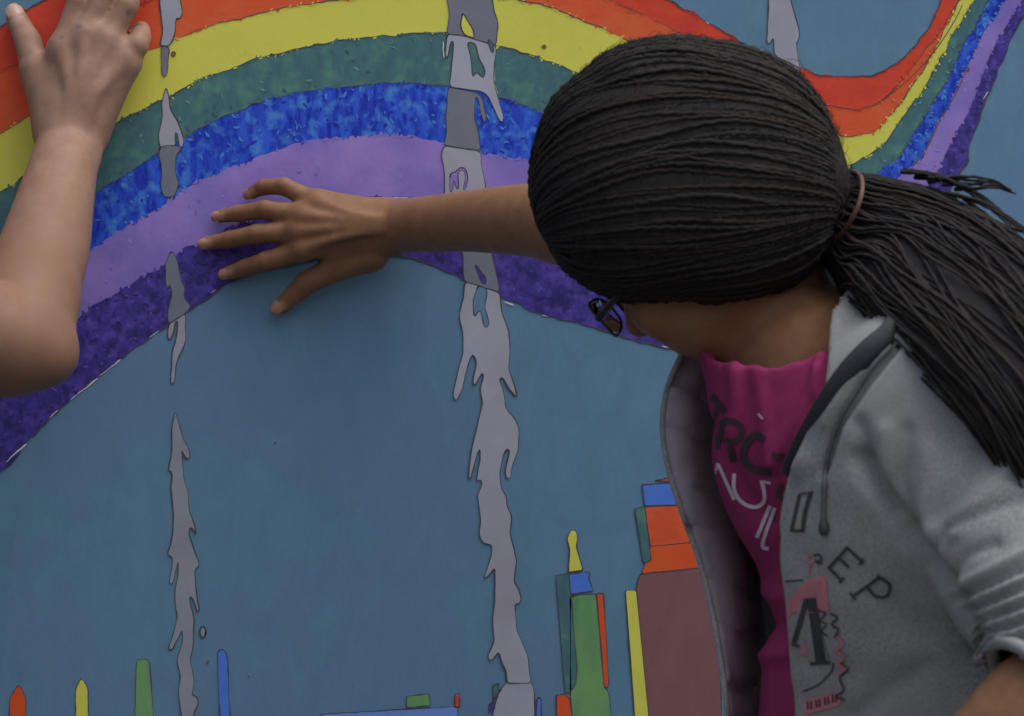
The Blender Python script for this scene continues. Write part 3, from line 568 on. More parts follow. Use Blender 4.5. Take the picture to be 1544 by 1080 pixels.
def jacket_post(p, d):
    sh = np.maximum(d, -(d + 0.008))
    sh = np.maximum(sh, 0.79 - p[:, 2])                                    # hem
    hd_ = unit(W(1560, 1066, .69) - ELB); qc = p - W(1575, 1052, .69); al = qc @ hd_; sh = np.maximum(sh, np.minimum(al, .058 - np.linalg.norm(qc - np.outer(al, hd_), axis=1)))   # left cuff
    ce = W(890, 345, .218) * .30 + SR * .70; ch_ = unit(W(880, 340, .215) - SR); sh = np.maximum(sh, np.where(np.linalg.norm(p - ce, axis=1) < .13, (p - ce) @ ch_, -1))    # right cuff
    nk = np.linalg.norm((p - W(1212, 545, .41)) - np.outer((p - W(1212, 545, .41)) @ unit(W(1165, 470, .375) - W(1212, 545, .41)), unit(W(1165, 470, .375) - W(1212, 545, .41))), axis=1) - 0.066
    sh = np.maximum(sh, np.where(p[:, 2] > 1.20, -nk, -1))                 # room for the neck
    X, Y = topx(p); q = p - CC
    front = (q @ G > -0.05) & (q @ Lf > -0.135)
    sd_ = np.minimum(segdist(np.stack([X, Y], 1), cutpoly[:11]) * 0.00045, 0.05)
    ins = inpoly(X, Y, cutpoly)
    cut = np.where(ins & front, sd_, np.where(front, -sd_, -np.minimum(np.maximum(-0.05 - q @ G, -0.135 - q @ Lf), .05)))
    return np.maximum(sh, cut)
V, F = grow(jk, 0.0030, (0.00, -0.80, 0.76), (0.52, -0.12, 1.40), jacket_post)
me = fast_mesh('jacket', V, F)
nm = normals(me); X, Y = topx(V); PX = np.stack([X, Y], 1); inner = (field(jk, V.astype(np.float32)) < -0.004)
disp = 0.0018 * bumps(V, 22, 5) + 0.0008 * bumps(V, 60, 6)
front_m = (V[:, 1] < -0.40).astype(float)
for pl, a, w in (([(1350,520),(1300,580),(1262,640),(1240,710)], -.007, 8), ([(1330,520),(1282,580),(1250,640)], .004, 9),
                 ([(1298,690),(1330,745),(1372,810),(1430,890),(1480,985)], -.010, 14), ([(1296,640),(1308,700),(1345,770)], -.004, 12), ([(1335,650),(1332,720),(1360,780)], .003, 14), ([(1368,650),(1356,730),(1378,790)], -.003, 12), ([(1400,680),(1388,760),(1404,830)], .003, 15),
                 ([(1570,745),(1500,765),(1425,800),(1395,850)], -.0035, 9), ([(1500,820),(1460,835),(1425,880)], -.003, 9), ([(1580,815),(1510,850),(1428,895)], .004, 8),
                 ([(1590,842),(1530,864),(1437,905)], -.0040, 6), ([(1590,856),(1530,878),(1443,916)], .0034, 7),
                 ([(1590,870),(1530,892),(1447,925)], -.0040, 6), ([(1590,884),(1530,906),(1453,936)], .0034, 7),
                 ([(1590,895),(1530,917),(1456,942)], -.0040, 6), ([(1590,909),(1530,931),(1462,953)], .0034, 7),
                 ([(1590,920),(1530,942),(1464,958)], -.0040, 6), ([(1590,934),(1530,956),(1470,969)], .0034, 7),
                 ([(1590,945),(1530,967),(1473,974)], -.0040, 6), ([(1590,959),(1530,981),(1479,985)], .0034, 7),
                 ([(1590,970),(1530,992),(1482,992)], -.0040, 6), ([(1590,984),(1530,1006),(1488,1003)], .0034, 7),
                 ([(1590,995),(1530,1017),(1491,1010)], -.0040, 6), ([(1590,1009),(1530,1031),(1497,1021)], .0034, 7),
                 ([(1544,690),(1490,740),(1440,800)], .004, 15), ([(1500,650),(1450,720),(1410,780)], -.003, 13),
                 ([(1230,720),(1212,860),(1225,1000)], -.002, 10), ([(1400,1000),(1330,1050),(1290,1080)], -.003, 18), ([(1390,960),(1330,900)], -.003, 22)):
    disp += front_m * a * np.exp(-(segdist(PX, pl) / w) ** 2)
disp = np.where(inner, -disp, disp)
V2 = V + nm * disp[:, None]
me.vertices.foreach_set('co', V2.astype(np.float32).ravel()); me.update()
jacket = link('jacket', me, M['fleece'], girl); me.materials.append(M['lining']); tag(jacket, 'heather grey zip jacket hanging open')
pc_in = inner[F].sum(1) >= 3; me.polygons.foreach_set('material_index', pc_in.astype(np.int32)); me.update()
jk_v, jk_f = V2, F

cax = unit(W(1560, 1066, .69) - ELB); cu = unit(np.cross(cax, EY)); cv = np.cross(cax, cu); a = np.linspace(0, 2 * math.pi, 33)
ringp = W(1577, 1050, .69) + np.cos(a)[:, None] * cu * .0425 + np.sin(a)[:, None] * cv * .0425
v, f = tube(ringp, .0046 + .0006 * np.sin(a * 16), 8); link('cuff', fast_mesh('cuff', v, f), M['fleece'], jacket)
# right front panel of the jacket, hanging free: its dark inside faces us
rows = [  # free edge (px,py,d), mid, back edge under the arm
 ((1036,524,.36),(1062,540,.345),(1110,560,.30)), ((1012,578,.365),(1048,590,.355),(1115,610,.285)), ((1002,640,.37),(1042,645,.362),(1120,660,.28)), ((1010,705,.375),(1052,705,.362),(1130,715,.275)),
 ((1032,775,.38),(1075,775,.362),(1145,780,.275)), ((1056,842,.385),(1098,840,.362),(1165,845,.275)), ((1074,910,.39),(1115,910,.362),(1180,910,.275)), ((1086,980,.395),(1128,980,.362),(1190,980,.28)),
 ((1094,1040,.40),(1138,1040,.362),(1200,1040,.28)), ((1100,1100,.40),(1145,1100,.362),(1205,1100,.28)), ((1110,1200,.40),(1155,1200,.362),(1215,1200,.285)), ((1120,1330,.40),(1165,1330,.34),(1225,1330,.29))]
grid = []
for r in rows: grid.append(catmull([W(*c) for c in r], 0.008)[np.linspace(0, len(catmull([W(*c) for c in r], 0.008)) - 1, 14).astype(int)])
grid = np.array(grid); gg = np.stack([catmull(grid[:, j], 0.01)[np.linspace(0, len(catmull(grid[:, j], 0.01)) - 1, 50).astype(int)] for j in range(14)], 1)
uu, vv = np.meshgrid(np.linspace(0, 1, 14), np.linspace(0, 1, 50)); gg[..., 1] += 0.006 * np.sin(vv * 7 + uu * 5) * (1 - uu) + 0.003 * np.sin(vv * 17 + uu * 9)
gv = gg.reshape(-1, 3); i = np.arange(49)[:, None] * 14; j = np.arange(13)[None]; gfaces = np.stack([i + j, i + j + 1, i + 14 + j + 1, i + 14 + j], -1).reshape(-1, 4)
bk = gv + np.array([-.001, .005, 0]); nv = len(gv)
edge = np.concatenate([np.arange(50) * 14]); ef = np.stack([edge[:-1], edge[:-1] + nv, edge[1:] + nv, edge[1:]], 1)
me = fast_mesh('front_panel', np.vstack([gv, bk]), np.vstack([gfaces[:, ::-1], gfaces + nv, ef])); me.materials.append(M['lining']); me.materials.append(M['fleece'])
mi = np.zeros(len(me.polygons), np.int32); mi[len(gfaces):] = 1; me.polygons.foreach_set('material_index', mi)
tag(link('front_panel', me, None, jacket), 'dark inside of the free jacket front')
zp = gg[:, 0] + np.array([-.001, .001, 0]); v, f = tube(zp, .0022, 6); link('zip_edge', fast_mesh('zip_edge', v, f), M['fleece'], jacket)

# ---- printed marks laid onto the cloth
def lay(mesh_v, mesh_f):
    return BVHTree.FromPolygons([tuple(p) for p in mesh_v], [tuple(q) for q in mesh_f])
eye_p = Vector((0, -DIST, ZC))
def onto(bvh, px, py, off=0.0012):
    dr = (Vector(W(px, py, 0)) - eye_p).normalized(); loc, nrm, ix, ds = bvh.ray_cast(eye_p, dr)
    if loc is None: return None
    return np.array(loc - dr * off)
def sub(v, f, poly):
    X, Y = topx(v); k = (X > poly[0]) & (X < poly[2]) & (Y > poly[1]) & (Y < poly[3]); fk = k[f].all(1); return lay_sub(v, f[fk])
def lay_sub(v, f):
    u, inv = np.unique(f, return_inverse=True); return lay(v[u], inv.reshape(f.shape))
bv_s = sub(shirt_v, shirt_f, (1040, 470, 1290, 1090)); bv_j = sub(jk_v, jk_f, (1150, 440, 1420, 1090))
def stroke(bvh, pts, w, name, m, parent, off=0.0012, w2=None):
    P = catmull(pts, 2.5) if len(pts) > 2 else resample(np.array(pts, float), max(3, int(np.linalg.norm(np.subtract(pts[0], pts[1])) / 2.5)))
    T = np.gradient(P, axis=0); T /= np.linalg.norm(T, axis=1)[:, None] + 1e-9; Nn = np.stack([-T[:, 1], T[:, 0]], 1); n = len(P)
    ww = np.linspace(w, w2 or w, n)
    cols = []
    for o in (-.5, 0, .5):
        c = [onto(bvh, *(P[i] + Nn[i] * ww[i] * o), off) for i in range(n)]
        if any(q is None for q in c):
            ok = [q for q in c if q is not None]
            if not ok: return
            last = ok[0]; c2 = []
            for q in c: last = last if q is None else q; c2.append(last)
            c = c2
        cols.append(c)
    Vv = np.array(cols).reshape(-1, 3); i = np.arange(n - 1); ff = np.vstack([np.stack([i + k * n, i + 1 + k * n, (k + 1) * n + i + 1, (k + 1) * n + i], 1) for k in (0, 1)])
    return link(name, fast_mesh(name, Vv, ff), m, parent)
def fillp(bvh, P, name, m, parent, off=0.0010):
    """filled print: horizontal strips across a convex-ish outline"""
    P = np.array(P, float); ys = np.arange(P[:, 1].min() + .5, P[:, 1].max(), 2.5); vs = []; fs = []
    prev = None
    for y in ys:
        xs = []
        for a, b in zip(P, np.roll(P, -1, 0)):
            if (a[1] > y) != (b[1] > y): xs.append(a[0] + (y - a[1]) / (b[1] - a[1]) * (b[0] - a[0]))
        if len(xs) < 2: prev = None; continue
        row = [onto(bvh, x, y, off) for x in np.linspace(min(xs), max(xs), 7)]
        if any(q is None for q in row): prev = None; continue
        k = len(vs); vs += row
        if prev is not None: fs += [[prev + i, prev + i + 1, k + i + 1, k + i] for i in range(6)]
        prev = k
    if fs: return link(name, fast_mesh(name, np.array(vs), np.array(fs)), m, parent)
for pts, w in (([(1072,596),(1093,622)], 8), ([(1083,610),(1071,643)], 6), ([(1091,634),(1079,677)], 7), ([(1090,634),(1109,637),(1119,651),(1108,665),(1090,663)], 7), ([(1098,666),(1106,696)], 7),
               ([(1152,664),(1138,657),(1124,671),(1121,690),(1134,706),(1162,713)], 9), ([(1164,682),(1172,692),(1180,684)], 6), ([(1180,730),(1173,743),(1178,752),(1192,746),(1197,730)], 6), ([(1190,698),(1204,714)], 6)):
    stroke(bv_s, pts, w * 1.3, 'shirt_letter', M['print_black'], shirt)
for pts, w in (([(1083,699),(1074,722),(1073,732)], 4), ([(1073,731),(1084,733)], 3), ([(1083,700),(1094,725),(1107,754)], 4), ([(1107,714),(1107,738),(1118,757),(1137,765),(1151,758),(1152,741),(1148,725)], 4.5), ([(1147,726),(1162,729)], 3),
               ([(1161,763),(1141,811)], 4.5), ([(1168,766),(1150,820),(1159,828)], 4.5), ([(1064,680),(1066,688)], 4), ([(1143,624),(1150,632)], 2.5)):
    stroke(bv_s, pts, w * 1.25, 'shirt_letter', M['print_white'], shirt)
for pts, w in (([(1205,747),(1193,800)], 5), ([(1222,743),(1213,775),(1210,800)], 6), ([(1191,800),(1213,801)], 4), ([(1204,746),(1226,742)], 3),
               ([(1278,826),(1249,857)], 5), ([(1277,826),(1302,849)], 4.5), ([(1264,841),(1280,856)], 4.5), ([(1249,856),(1270,877)], 4.5), ([(1301,842),(1296,852)], 4), ([(1272,871),(1265,879)], 4),
               ([(1285,900),(1326,871)], 5), ([(1326,871),(1341,882),(1337,899),(1320,899),(1307,885)], 5), ([(1281,894),(1290,905)], 4), ([(1322,868),(1331,874)], 4),
               ([(1183,877),(1210,875)], 2.5), ([(1210,1043),(1233,1033),(1253,1013),(1257,1000)], 2.5)):
    stroke(bv_j, pts, w, 'jacket_letter', M['print_ink'], jacket)
fillp(bv_j, [(1187,907),(1218,873),(1245,868),(1250,923),(1243,925),(1240,903),(1210,902),(1193,927),(1188,933)], 'pink_patch', M['print_pink'], jacket, .0009)
fillp(bv_j, [(1211,903),(1226,903),(1250,1000),(1231,1006),(1198,972),(1190,960)], 'patch_ground', M['fleece'], jacket, .0013)
for pts, w, w2 in (([(1216,906),(1197,970)], 9, 8), ([(1223,905),(1238,1000)], 13, 16), ([(1221,1001),(1251,999)], 5, 5), ([(1193,972),(1206,975)], 4, 4), ([(1212,905),(1230,904)], 5, 5)):
    stroke(bv_j, pts, w, 'jacket_letter', M['print_ink'], jacket, .0018, w2)
fillp(bv_j, [(1212,962),(1218,986),(1206,988)], 'pink_patch', M['print_pink'], jacket, .0019)
fillp(bv_j, [(1210,1057),(1267,1043),(1268,1063),(1213,1079)], 'pink_band', M['print_pink'], jacket)
for x, y in ((1220, 1064), (1233, 1061), (1246, 1057), (1258, 1053)):
    stroke(bv_j, [(x - 3, y - 6), (x - 2, y + 6)], 2.5, 'jacket_letter', M['print_ink'], jacket, .0018); stroke(bv_j, [(x + 2, y - 7), (x + 3, y + 5)], 2.5, 'jacket_letter', M['print_ink'], jacket, .0018)
for pts, m, w in (([(1216,842),(1222,836),(1228,843),(1222,849),(1217,843)], 'print_pink', 3), ([(1221,850),(1219,866)], 'print_pink', 3), ([(1224,840),(1234,836),(1238,844),(1230,848),(1240,850)], 'print_ink', 3),
                  ([(1232,920),(1244,925),(1236,936),(1246,942),(1238,952),(1248,960)], 'print_ink', 2.5), ([(1252,925),(1262,932),(1254,942),(1264,950),(1258,962)], 'print_ink', 3.5), ([(1262,960),(1270,972),(1260,982),(1272,990),(1262,1002),(1276,1006),(1264,1016)], 'print_pink', 4),
                  ([(1268,1000),(1278,1010),(1266,1022),(1272,1040),(1262,1050),(1274,1056)], 'print_ink', 3)):
    stroke(bv_j, pts, w, 'jacket_scribble', M[m], jacket, .0016)
# drawstring with its tip
dsp = [onto(bv_j, x, y, .003) for x, y in catmull([(1345,522),(1318,550),(1294,586),(1268,630),(1250,680),(1243,730),(1241,786)], 8)]
dsp = np.array([p for p in dsp if p is not None]); v, f = tube(dsp, .0018, 6); ds_o = link('drawstring', fast_mesh('drawstring', v, f), M['cord'], jacket)
ap = np.array([p for p in [onto(bv_j, x, y, .0035) for x, y in ((1241,784),(1242,792),(1242,800),(1243,808))] if p is not None]); v, f = tube(ap, np.array([.002, .0034, .0034, .002])[:len(ap)], 8); link('aglet', fast_mesh('aglet', v, f), M['print_ink'], jacket)

# ---- jeans and shoes (below the picture)
hipL = np.array([0.335, -0.45, 0.82]) + Lf * .075; hipR = np.array([0.335, -0.45, 0.82]) - Lf * .075
def legs(parent, hips, feet, face, rt, rk, ra, waist, rw, col_m, lo, hi):
    pr = [ell(waist, np.array([face, np.cross(EZ, face), EZ]), rw, .04)]
    for h_, ft in zip(hips, feet):
        kn = (np.array(h_) + np.array(ft)) / 2 + np.array(face) * .02; pr += [cone(h_, kn, rt, rk, .03), cone(kn, np.array(ft) + EZ * .06, rk, ra, .03)]
    V, F = grow(pr, 0.008, lo, hi); me = fast_mesh('trousers', V, F); V3 = V + normals(me) * (0.003 * bumps(V, 25, 9))[:, None]; me.vertices.foreach_set('co', V3.astype(np.float32).ravel()); me.update()
    link('trousers', me, col_m, parent)
    for ft in feet:
        ft = np.array(ft); fc = np.array(face); sd2 = np.cross(EZ, fc)
        pr = [cone(ft + fc * -.04 + EZ * .045, ft + fc * .05 + EZ * .042, .042, .044, .02), cone(ft + fc * .05 + EZ * .042, ft + fc * .15 + EZ * .035, .044, .034, .02), cone(ft + EZ * .05, ft + EZ * .12 - fc * .01, .045, .045, .03)]
        V, F = grow(pr, 0.006, np.minimum(ft - .2, ft + .2) * [1, 1, 0] + [0, 0, -.05], ft * [1, 1, 0] + [.25, .25, .25], lambda p, d: np.maximum(d, .004 - p[:, 2])); link('shoe', fast_mesh('shoe', V, F), M['shoe'], parent)
legs(girl, (hipL, hipR), ((0.38, -0.54, 0), (0.29, -0.36, 0)), G, .08, .060, .050, (0.335, -0.45, 0.84), (.10, .145, .10), M['denim'], (0.0, -0.8, 0.02), (0.6, -0.15, 1.0))

# ---- hair: scalp cap, braids swept back to the tie, ponytail
HCx, HCy, HD = 1045, 268, 0.395
hc = W(HCx, HCy, HD); sc = (DIST - HD) / FPX
sil = [(800,292),(808,215),(833,152),(878,112),(908,85),(960,64),(1012,58),(1070,64),(1132,78),(1190,106),(1228,146),(1254,190),(1272,236),(1284,262),(1280,300),(1262,345),(1240,384),(1200,428),(1150,452),(1100,462),(1040,461),(980,458),(925,450),(885,430),(852,405),(828,372),(808,332)]
sil = np.array(sil, float) - (HCx, HCy); th = np.arctan2(-sil[:, 1], sil[:, 0]); rr = np.linalg.norm(sil, axis=1) * sc; o_ = np.argsort(th); th = th[o_]; rr = rr[o_]
th = np.concatenate([th - 2 * math.pi, th, th + 2 * math.pi]); rr = np.tile(rr, 3)
HH = 0.098
def shell(dirs, k=1.0):
    """unit directions -> points on the hair surface"""
    rho = np.hypot(dirs[:, 0], dirs[:, 2]); t = np.arctan2(dirs[:, 2], dirs[:, 0]); r = np.interp(t, th, rr)
    s = 1 / ((rho / r) ** 2.5 + (np.abs(dirs[:, 1]) / HH) ** 2.5) ** 0.4; return hc + dirs * (s * k)[:, None]
nu, nv_ = 72, 40; u = np.linspace(0, 2 * math.pi, nu, endpoint=False); vv = np.linspace(0.02, math.pi - 0.02, nv_)
dd = np.array([(math.sin(b) * math.cos(a), math.cos(b), math.sin(b) * math.sin(a)) for b in vv for a in u])
Vc = shell(dd, 0.985 - 0.05 * np.clip((dd @ unit(W(1266, 312, .388) - hc) - .86) / .1, 0, 1)); i = np.arange(nv_ - 1)[:, None] * nu; j = np.arange(nu)[None]; Fc = np.stack([i + j, i + (j + 1) % nu, i + nu + (j + 1) % nu, i + nu + j], -1).reshape(-1, 4)
fo = ((dd[Fc].mean(1)) @ HF > 0.78)                        # leave the face open
hair = link('hair', fast_mesh('hair', Vc, Fc[~fo]), M['hair'], girl); tag(hair, 'long dark braids pulled back into a ponytail')
pf = unit(np.array([-0.86, 0.36, -0.36])); pb = unit(W(1266, 312, .388) - hc)
def braid_mesh(path, r0, r1=None, per=0.0062, sides=5, ph=0.0):
    L = np.concatenate([[0], np.cumsum(np.linalg.norm(np.diff(path, axis=0), axis=1))]); r = np.linspace(r0, r1 or r0, len(path))
    s = (L / per + ph) * 2 * math.pi; v, f = tube(path, r * (1 + 0.15 * np.sin(s)), sides)
    T = np.gradient(path, axis=0); side = np.cross(T, np.array([0, -1.0, .3])); side /= np.linalg.norm(side, axis=1)[:, None] + 1e-9
    return v + np.repeat(side * (0.16 * r * np.sign(np.sin(s / 2)))[:, None], sides, 0), f
tc_ = W(1250, 318, .385); tn = unit(W(1330, 345, .40) - W(1240, 305, .38)); e1 = unit(W(1283, 258, .385) - W(1236, 374, .385)); e2 = unit((.15, -1, .0))
a = np.linspace(0, 2 * math.pi, 41); R1 = np.linalg.norm(W(1283, 258, .385) - W(1236, 374, .385)) / 2
NBR = 200
for b in range(NBR):
    az = 2 * math.pi * (b + rng.uniform(-.4, .4)) / NBR
    mid = unit(pf + pb)
    # a family of arcs from the brow to the tie, fanned round the head
    t = np.linspace(0.04, 0.91, 150); c = np.cos(math.pi * t); s = np.sin(math.pi * t)
    axis = unit(pb - pf); ra = unit(mid - (mid @ axis) * axis); rb = np.cross(axis, ra)
    loose = rng.uniform() < .25; dz = (.05 * np.sin(math.pi * t * 2 + b * .21) + (rng.uniform(-.16, .16) * np.sin(math.pi * t) if loose else 0) + .018 * np.sin(t * rng.uniform(8, 20) + rng.uniform(0, 6)))[:, None]
    rad = math.cos(az) * ra + math.sin(az) * rb; radv = np.cos(az + dz) * ra + np.sin(az + dz) * rb
    D_ = -c[:, None] * axis + s[:, None] * radv
    # tilt the poles onto the real brow and tie directions
    wgt = (1 - t)[:, None] ** 3; D_ = D_ + wgt * (pf + axis) + (t[:, None] ** 3) * (pb - axis)
    D_ /= np.linalg.norm(D_, axis=1)[:, None]
    if (D_[40:110] @ HF > 0.80).mean() > 0.25: continue
    wob = 0.0009 * np.sin(np.linspace(0, rng.uniform(4, 9), 150) + rng.uniform(0, 6))
    P = shell(D_, 0.981 + rng.uniform(-.006, .006) + (.008 if loose else 0)) + D_ * wob[:, None]
    an = math.atan2(rad @ e2, rad @ e1); tgt = tc_ - tn * .004 + math.cos(an) * e1 * R1 * .95 + math.sin(an) * e2 * .044
    bw = np.clip((t - .80) / .11, 0, 1)[:, None]; bw = bw * bw * (3 - 2 * bw); P = P * (1 - bw) + tgt * bw
    v, f = braid_mesh(P, 0.0021 * rng.uniform(.7, 1.25), 0.0017, per=.0050 * rng.uniform(.9, 1.2), ph=rng.uniform())
    link('braid', fast_mesh('braid', v, f), M['hair_brown' if rng.uniform() < .4 else 'hair'], hair)
# elastic tie
a = np.linspace(0, 2 * math.pi, 41)
ring = tc_ + tn * .003 + np.cos(a)[:, None] * e1 * R1 * 1.04 + np.sin(a)[:, None] * e2 * .062
v, f = tube(ring, .0017, 8); link('hair_tie', fast_mesh('hair_tie', v, f), M['hair_tie'], hair)
# ponytail
ctr = catmull([W(1246, 318, .385), W(1296, 342, .394), W(1364, 386, .438), W(1432, 438, .53), W(1505, 505, .605), W(1580, 600, .65), W(1640, 740, .655), W(1670, 900, .63)], 0.006)
n = len(ctr); Tt = np.gradient(ctr, axis=0); Tt /= np.linalg.norm(Tt, axis=1)[:, None]
sv = np.array([unit(np.cross(t, EY)) for t in Tt]); dv = np.cross(sv, Tt); q = np.linspace(0, 1, n)
hw = np.interp(q, [0, .05, .15, .3, .5, .7, 1], [.029, .036, .050, .056, .056, .050, .028]); hdp = np.interp(q, [0, .1, .3, .6, 1], [.034, .034, .034, .032, .022])
a = np.linspace(0, 2 * math.pi, 20, endpoint=False)
Vp = (ctr[:, None] + 0.94 * (np.cos(a)[None, :, None] * sv[:, None] * hw[:, None, None] + np.sin(a)[None, :, None] * dv[:, None] * hdp[:, None, None])).reshape(-1, 3)
i = np.arange(n - 1)[:, None] * 20; j = np.arange(20)[None]; Fp = np.stack([i + j, i + (j + 1) % 20, i + 20 + (j + 1) % 20, i + 20 + j], -1).reshape(-1, 4)
pony = link('ponytail', fast_mesh('ponytail', Vp, Fp), M['hair'], girl)
for b in range(285):
    a0 = rng.uniform(0, 2 * math.pi); rad = rng.uniform(.86, 1.03); da = rng.uniform(-.35, .35); a1 = a0 + da * q + .15 * np.sin(q * rng.uniform(4, 12) + rng.uniform(0, 6))
    end = int(n * rng.uniform(.72, 1.0)); rv = rad + .05 * np.sin(q * rng.uniform(5, 14) + rng.uniform(0, 6)) * q
    P = ctr + (np.cos(a1) * hw * rv)[:, None] * sv + (np.sin(a1) * hdp * rv)[:, None] * dv
    if end < 8: continue
    v, f = braid_mesh(P[:end], 0.0014 * rng.uniform(.6, 1.35), 0.0008, per=.005, ph=rng.uniform())
    link('braid', fast_mesh('braid', v, f), M['hair_brown' if rng.uniform() < .35 else 'hair'], pony)
stray = [([(1420,272,.44),(1460,276,.45),(1490,272,.455),(1528,292,.46)]), ([(1400,268,.43),(1450,268,.45),(1500,276,.46),(1524,288,.47)]), ([(1440,282,.45),(1470,285,.46),(1500,280,.46),(1515,284,.46)]), ([(1430,290,.46),(1490,312,.48),(1550,348,.50)]), ([(1450,300,.46),(1510,340,.49),(1545,390,.51)]), ([(1460,310,.47),(1500,335,.49),(1552,352,.5)]),
         ([(1360,258,.40),(1430,270,.44),(1490,305,.46),(1550,356,.49)]), ([(1380,262,.41),(1440,278,.45),(1500,318,.47),(1548,372,.5)]), ([(1420,525,.60),(1445,560,.63),(1490,590,.65),(1530,640,.66)]), ([(1405,520,.59),(1440,560,.63),(1480,590,.65),(1520,650,.66)])]
for st in stray:
    for k in range(2):
        P = catmull([W(*c) for c in np.array(st) + rng.normal(size=(len(st), 3)) * (2.5, 2.5, .002)], .004); v, f = braid_mesh(P, .0017, .0006, per=.007); link('braid', fast_mesh('braid', v, f), M['hair'], pony)
# short fuzz along the braids
fv, ff = [], []; k0 = 0
for b in range(3800):
    d0 = unit(np.array([rng.uniform(-1, 1), rng.uniform(-1, .8), rng.uniform(-.7, 1)]))
    if d0 @ HF > .72: continue
    p0 = shell(d0[None], .985)[0]; t0 = unit(unit(np.cross(d0, rng.normal(size=3))) + .9 * (pb - (pb @ d0) * d0)); L0 = rng.uniform(.006, .016); li = rng.uniform(.001, .0042)
    P = np.array([p0 + t0 * L0 * q_ + d0 * li * math.sin(2.6 * q_) for q_ in (0, .33, .66, 1)]); v, f = tube(P, np.array([.00022, .00020, .00016, .00006]), 3); fv.append(v); ff.append(f + k0); k0 += len(v)
tag(link('hair_fuzz', fast_mesh('hair_fuzz', np.vstack(fv), np.vstack(ff)), M['hair'], hair), kind='stuff')
# flyaway hairs at the crown
for b in range(12):
    d0 = unit(np.array([rng.uniform(-1, .8), rng.uniform(-.7, .5), rng.uniform(-.1, 1)])); p0 = shell(d0[None])[0]; t0 = unit(np.cross(d0, rng.normal(size=3)))
    P = np.array([p0 + d0 * (.006 * math.sin(math.pi * s) * rng.uniform(.5, 1.2) + .001) + t0 * .02 * s for s in np.linspace(0, 1, 9)]); v, f = tube(P, .00022, 3); link('flyaway_hair', fast_mesh('flyaway_hair', v, f), M['hair'], hair)

# ---- eyeglasses
gl = empty('eyeglasses', tuple(H(.11, 0, -.03))); tag(gl, 'dark-rimmed eyeglasses worn by the bowed person with braids', 'glasses')
for s in (-1, 1):
    a = np.linspace(0, 2 * math.pi, 25); c0 = H(.122, s * .033, -.028)
    R_ = np.array([c0 + HS * (.022 * np.sign(np.cos(x)) * abs(np.cos(x)) ** .7) + HU * (.0150 * np.sign(np.sin(x)) * abs(np.sin(x)) ** .7) + HF * (-.004 * abs(np.cos(x))) for x in a])
    v, f = tube(R_, .0010, 6); rim = link('rim', fast_mesh('rim', v, f), M['frame'], gl)
    bm = bmesh.new(); bm.faces.new([bm.verts.new(p) for p in R_[:-1]]); bmesh.ops.solidify(bm, geom=bm.faces[:], thickness=.0012); me = bpy.data.meshes.new('lens'); bm.to_mesh(me); bm.free(); link('lens', me, M['glass'], rim)
    v, f = tube(catmull([H(.119, s * .0545, -.024), H(.085, s * .074, -.020), H(.03, s * .079, -.022), H(-.02, s * .080, -.026), H(-.04, s * .078, -.045)], .006), .0026, 6); link('temple', fast_mesh('temple', v, f), M['frame'], gl)
v, f = tube(catmull([H(.124, -.009, -.024), H(.128, 0, -.020), H(.124, .009, -.024)], .003), .0019, 6); link('bridge', fast_mesh('bridge', v, f), M['frame'], gl)

# ---- black strap over the shoulder
sp = [(1352,486,.455,16),(1338,505,.50,17),(1312,528,.535,18),(1280,562,.548,18),(1250,604,.548,17),(1222,648,.540,15),(1198,690,.530,12),(1184,716,.522,8)]
ctrl = []
bv_s2 = bv_s
for x, y, d, w in sp:
    h1 = onto(bv_j, x, y, .004); h2 = onto(bv_s, x, y, .006); c = [q for q in (h1, h2) if q is not None]
    dd_ = max([-q[1] for q in c]) if c else d
    ctrl.append((x, y, dd_, w))
ctrl = np.array(ctrl); ctrl[:, 2] = np.convolve(np.pad(ctrl[:, 2], 1, 'edge'), [.25, .5, .25], 'valid') + .002
cp = catmull(ctrl, 6.0)
T2 = np.gradient(cp[:, :2], axis=0); T2 /= np.linalg.norm(T2, axis=1)[:, None]; N2 = np.stack([-T2[:, 1], T2[:, 0]], 1)
A_ = np.array([W(*(c[:2] + nn * c[3]), c[2] - .002) for c, nn in zip(cp, N2)]); C_ = np.array([W(*c[:3]) for c in cp]); B_ = np.array([W(*(c[:2] - nn * c[3]), c[2] - .002) for c, nn in zip(cp, N2)])
back = [C_[0] + np.array([.015, .03, .01]), C_[0] + np.array([.06, .09, -.03])]
n = len(cp); V = np.vstack([A_, C_, B_, A_ + [0, .0025, 0], C_ + [0, .0025, 0], B_ + [0, .0025, 0]]); i = np.arange(n - 1)
fs = [np.stack([i + k * n, i + 1 + k * n, i + 1 + (k + 1) * n, i + (k + 1) * n], 1) for k in (0, 1)] + [np.stack([i + k * n, i + (k + 1) * n, i + 1 + (k + 1) * n, i + 1 + k * n], 1) for k in (3, 4)] + [np.stack([i, i + 3 * n, i + 1 + 3 * n, i + 1], 1), np.stack([i + 2 * n, i + 1 + 2 * n, i + 1 + 5 * n, i + 5 * n], 1)]
st_o = link('shoulder_strap', fast_mesh('shoulder_strap', V, np.vstack(fs)), M['strap']); tag(st_o, 'black webbing strap lying across the grey jacket collar onto the magenta shirt', 'strap')

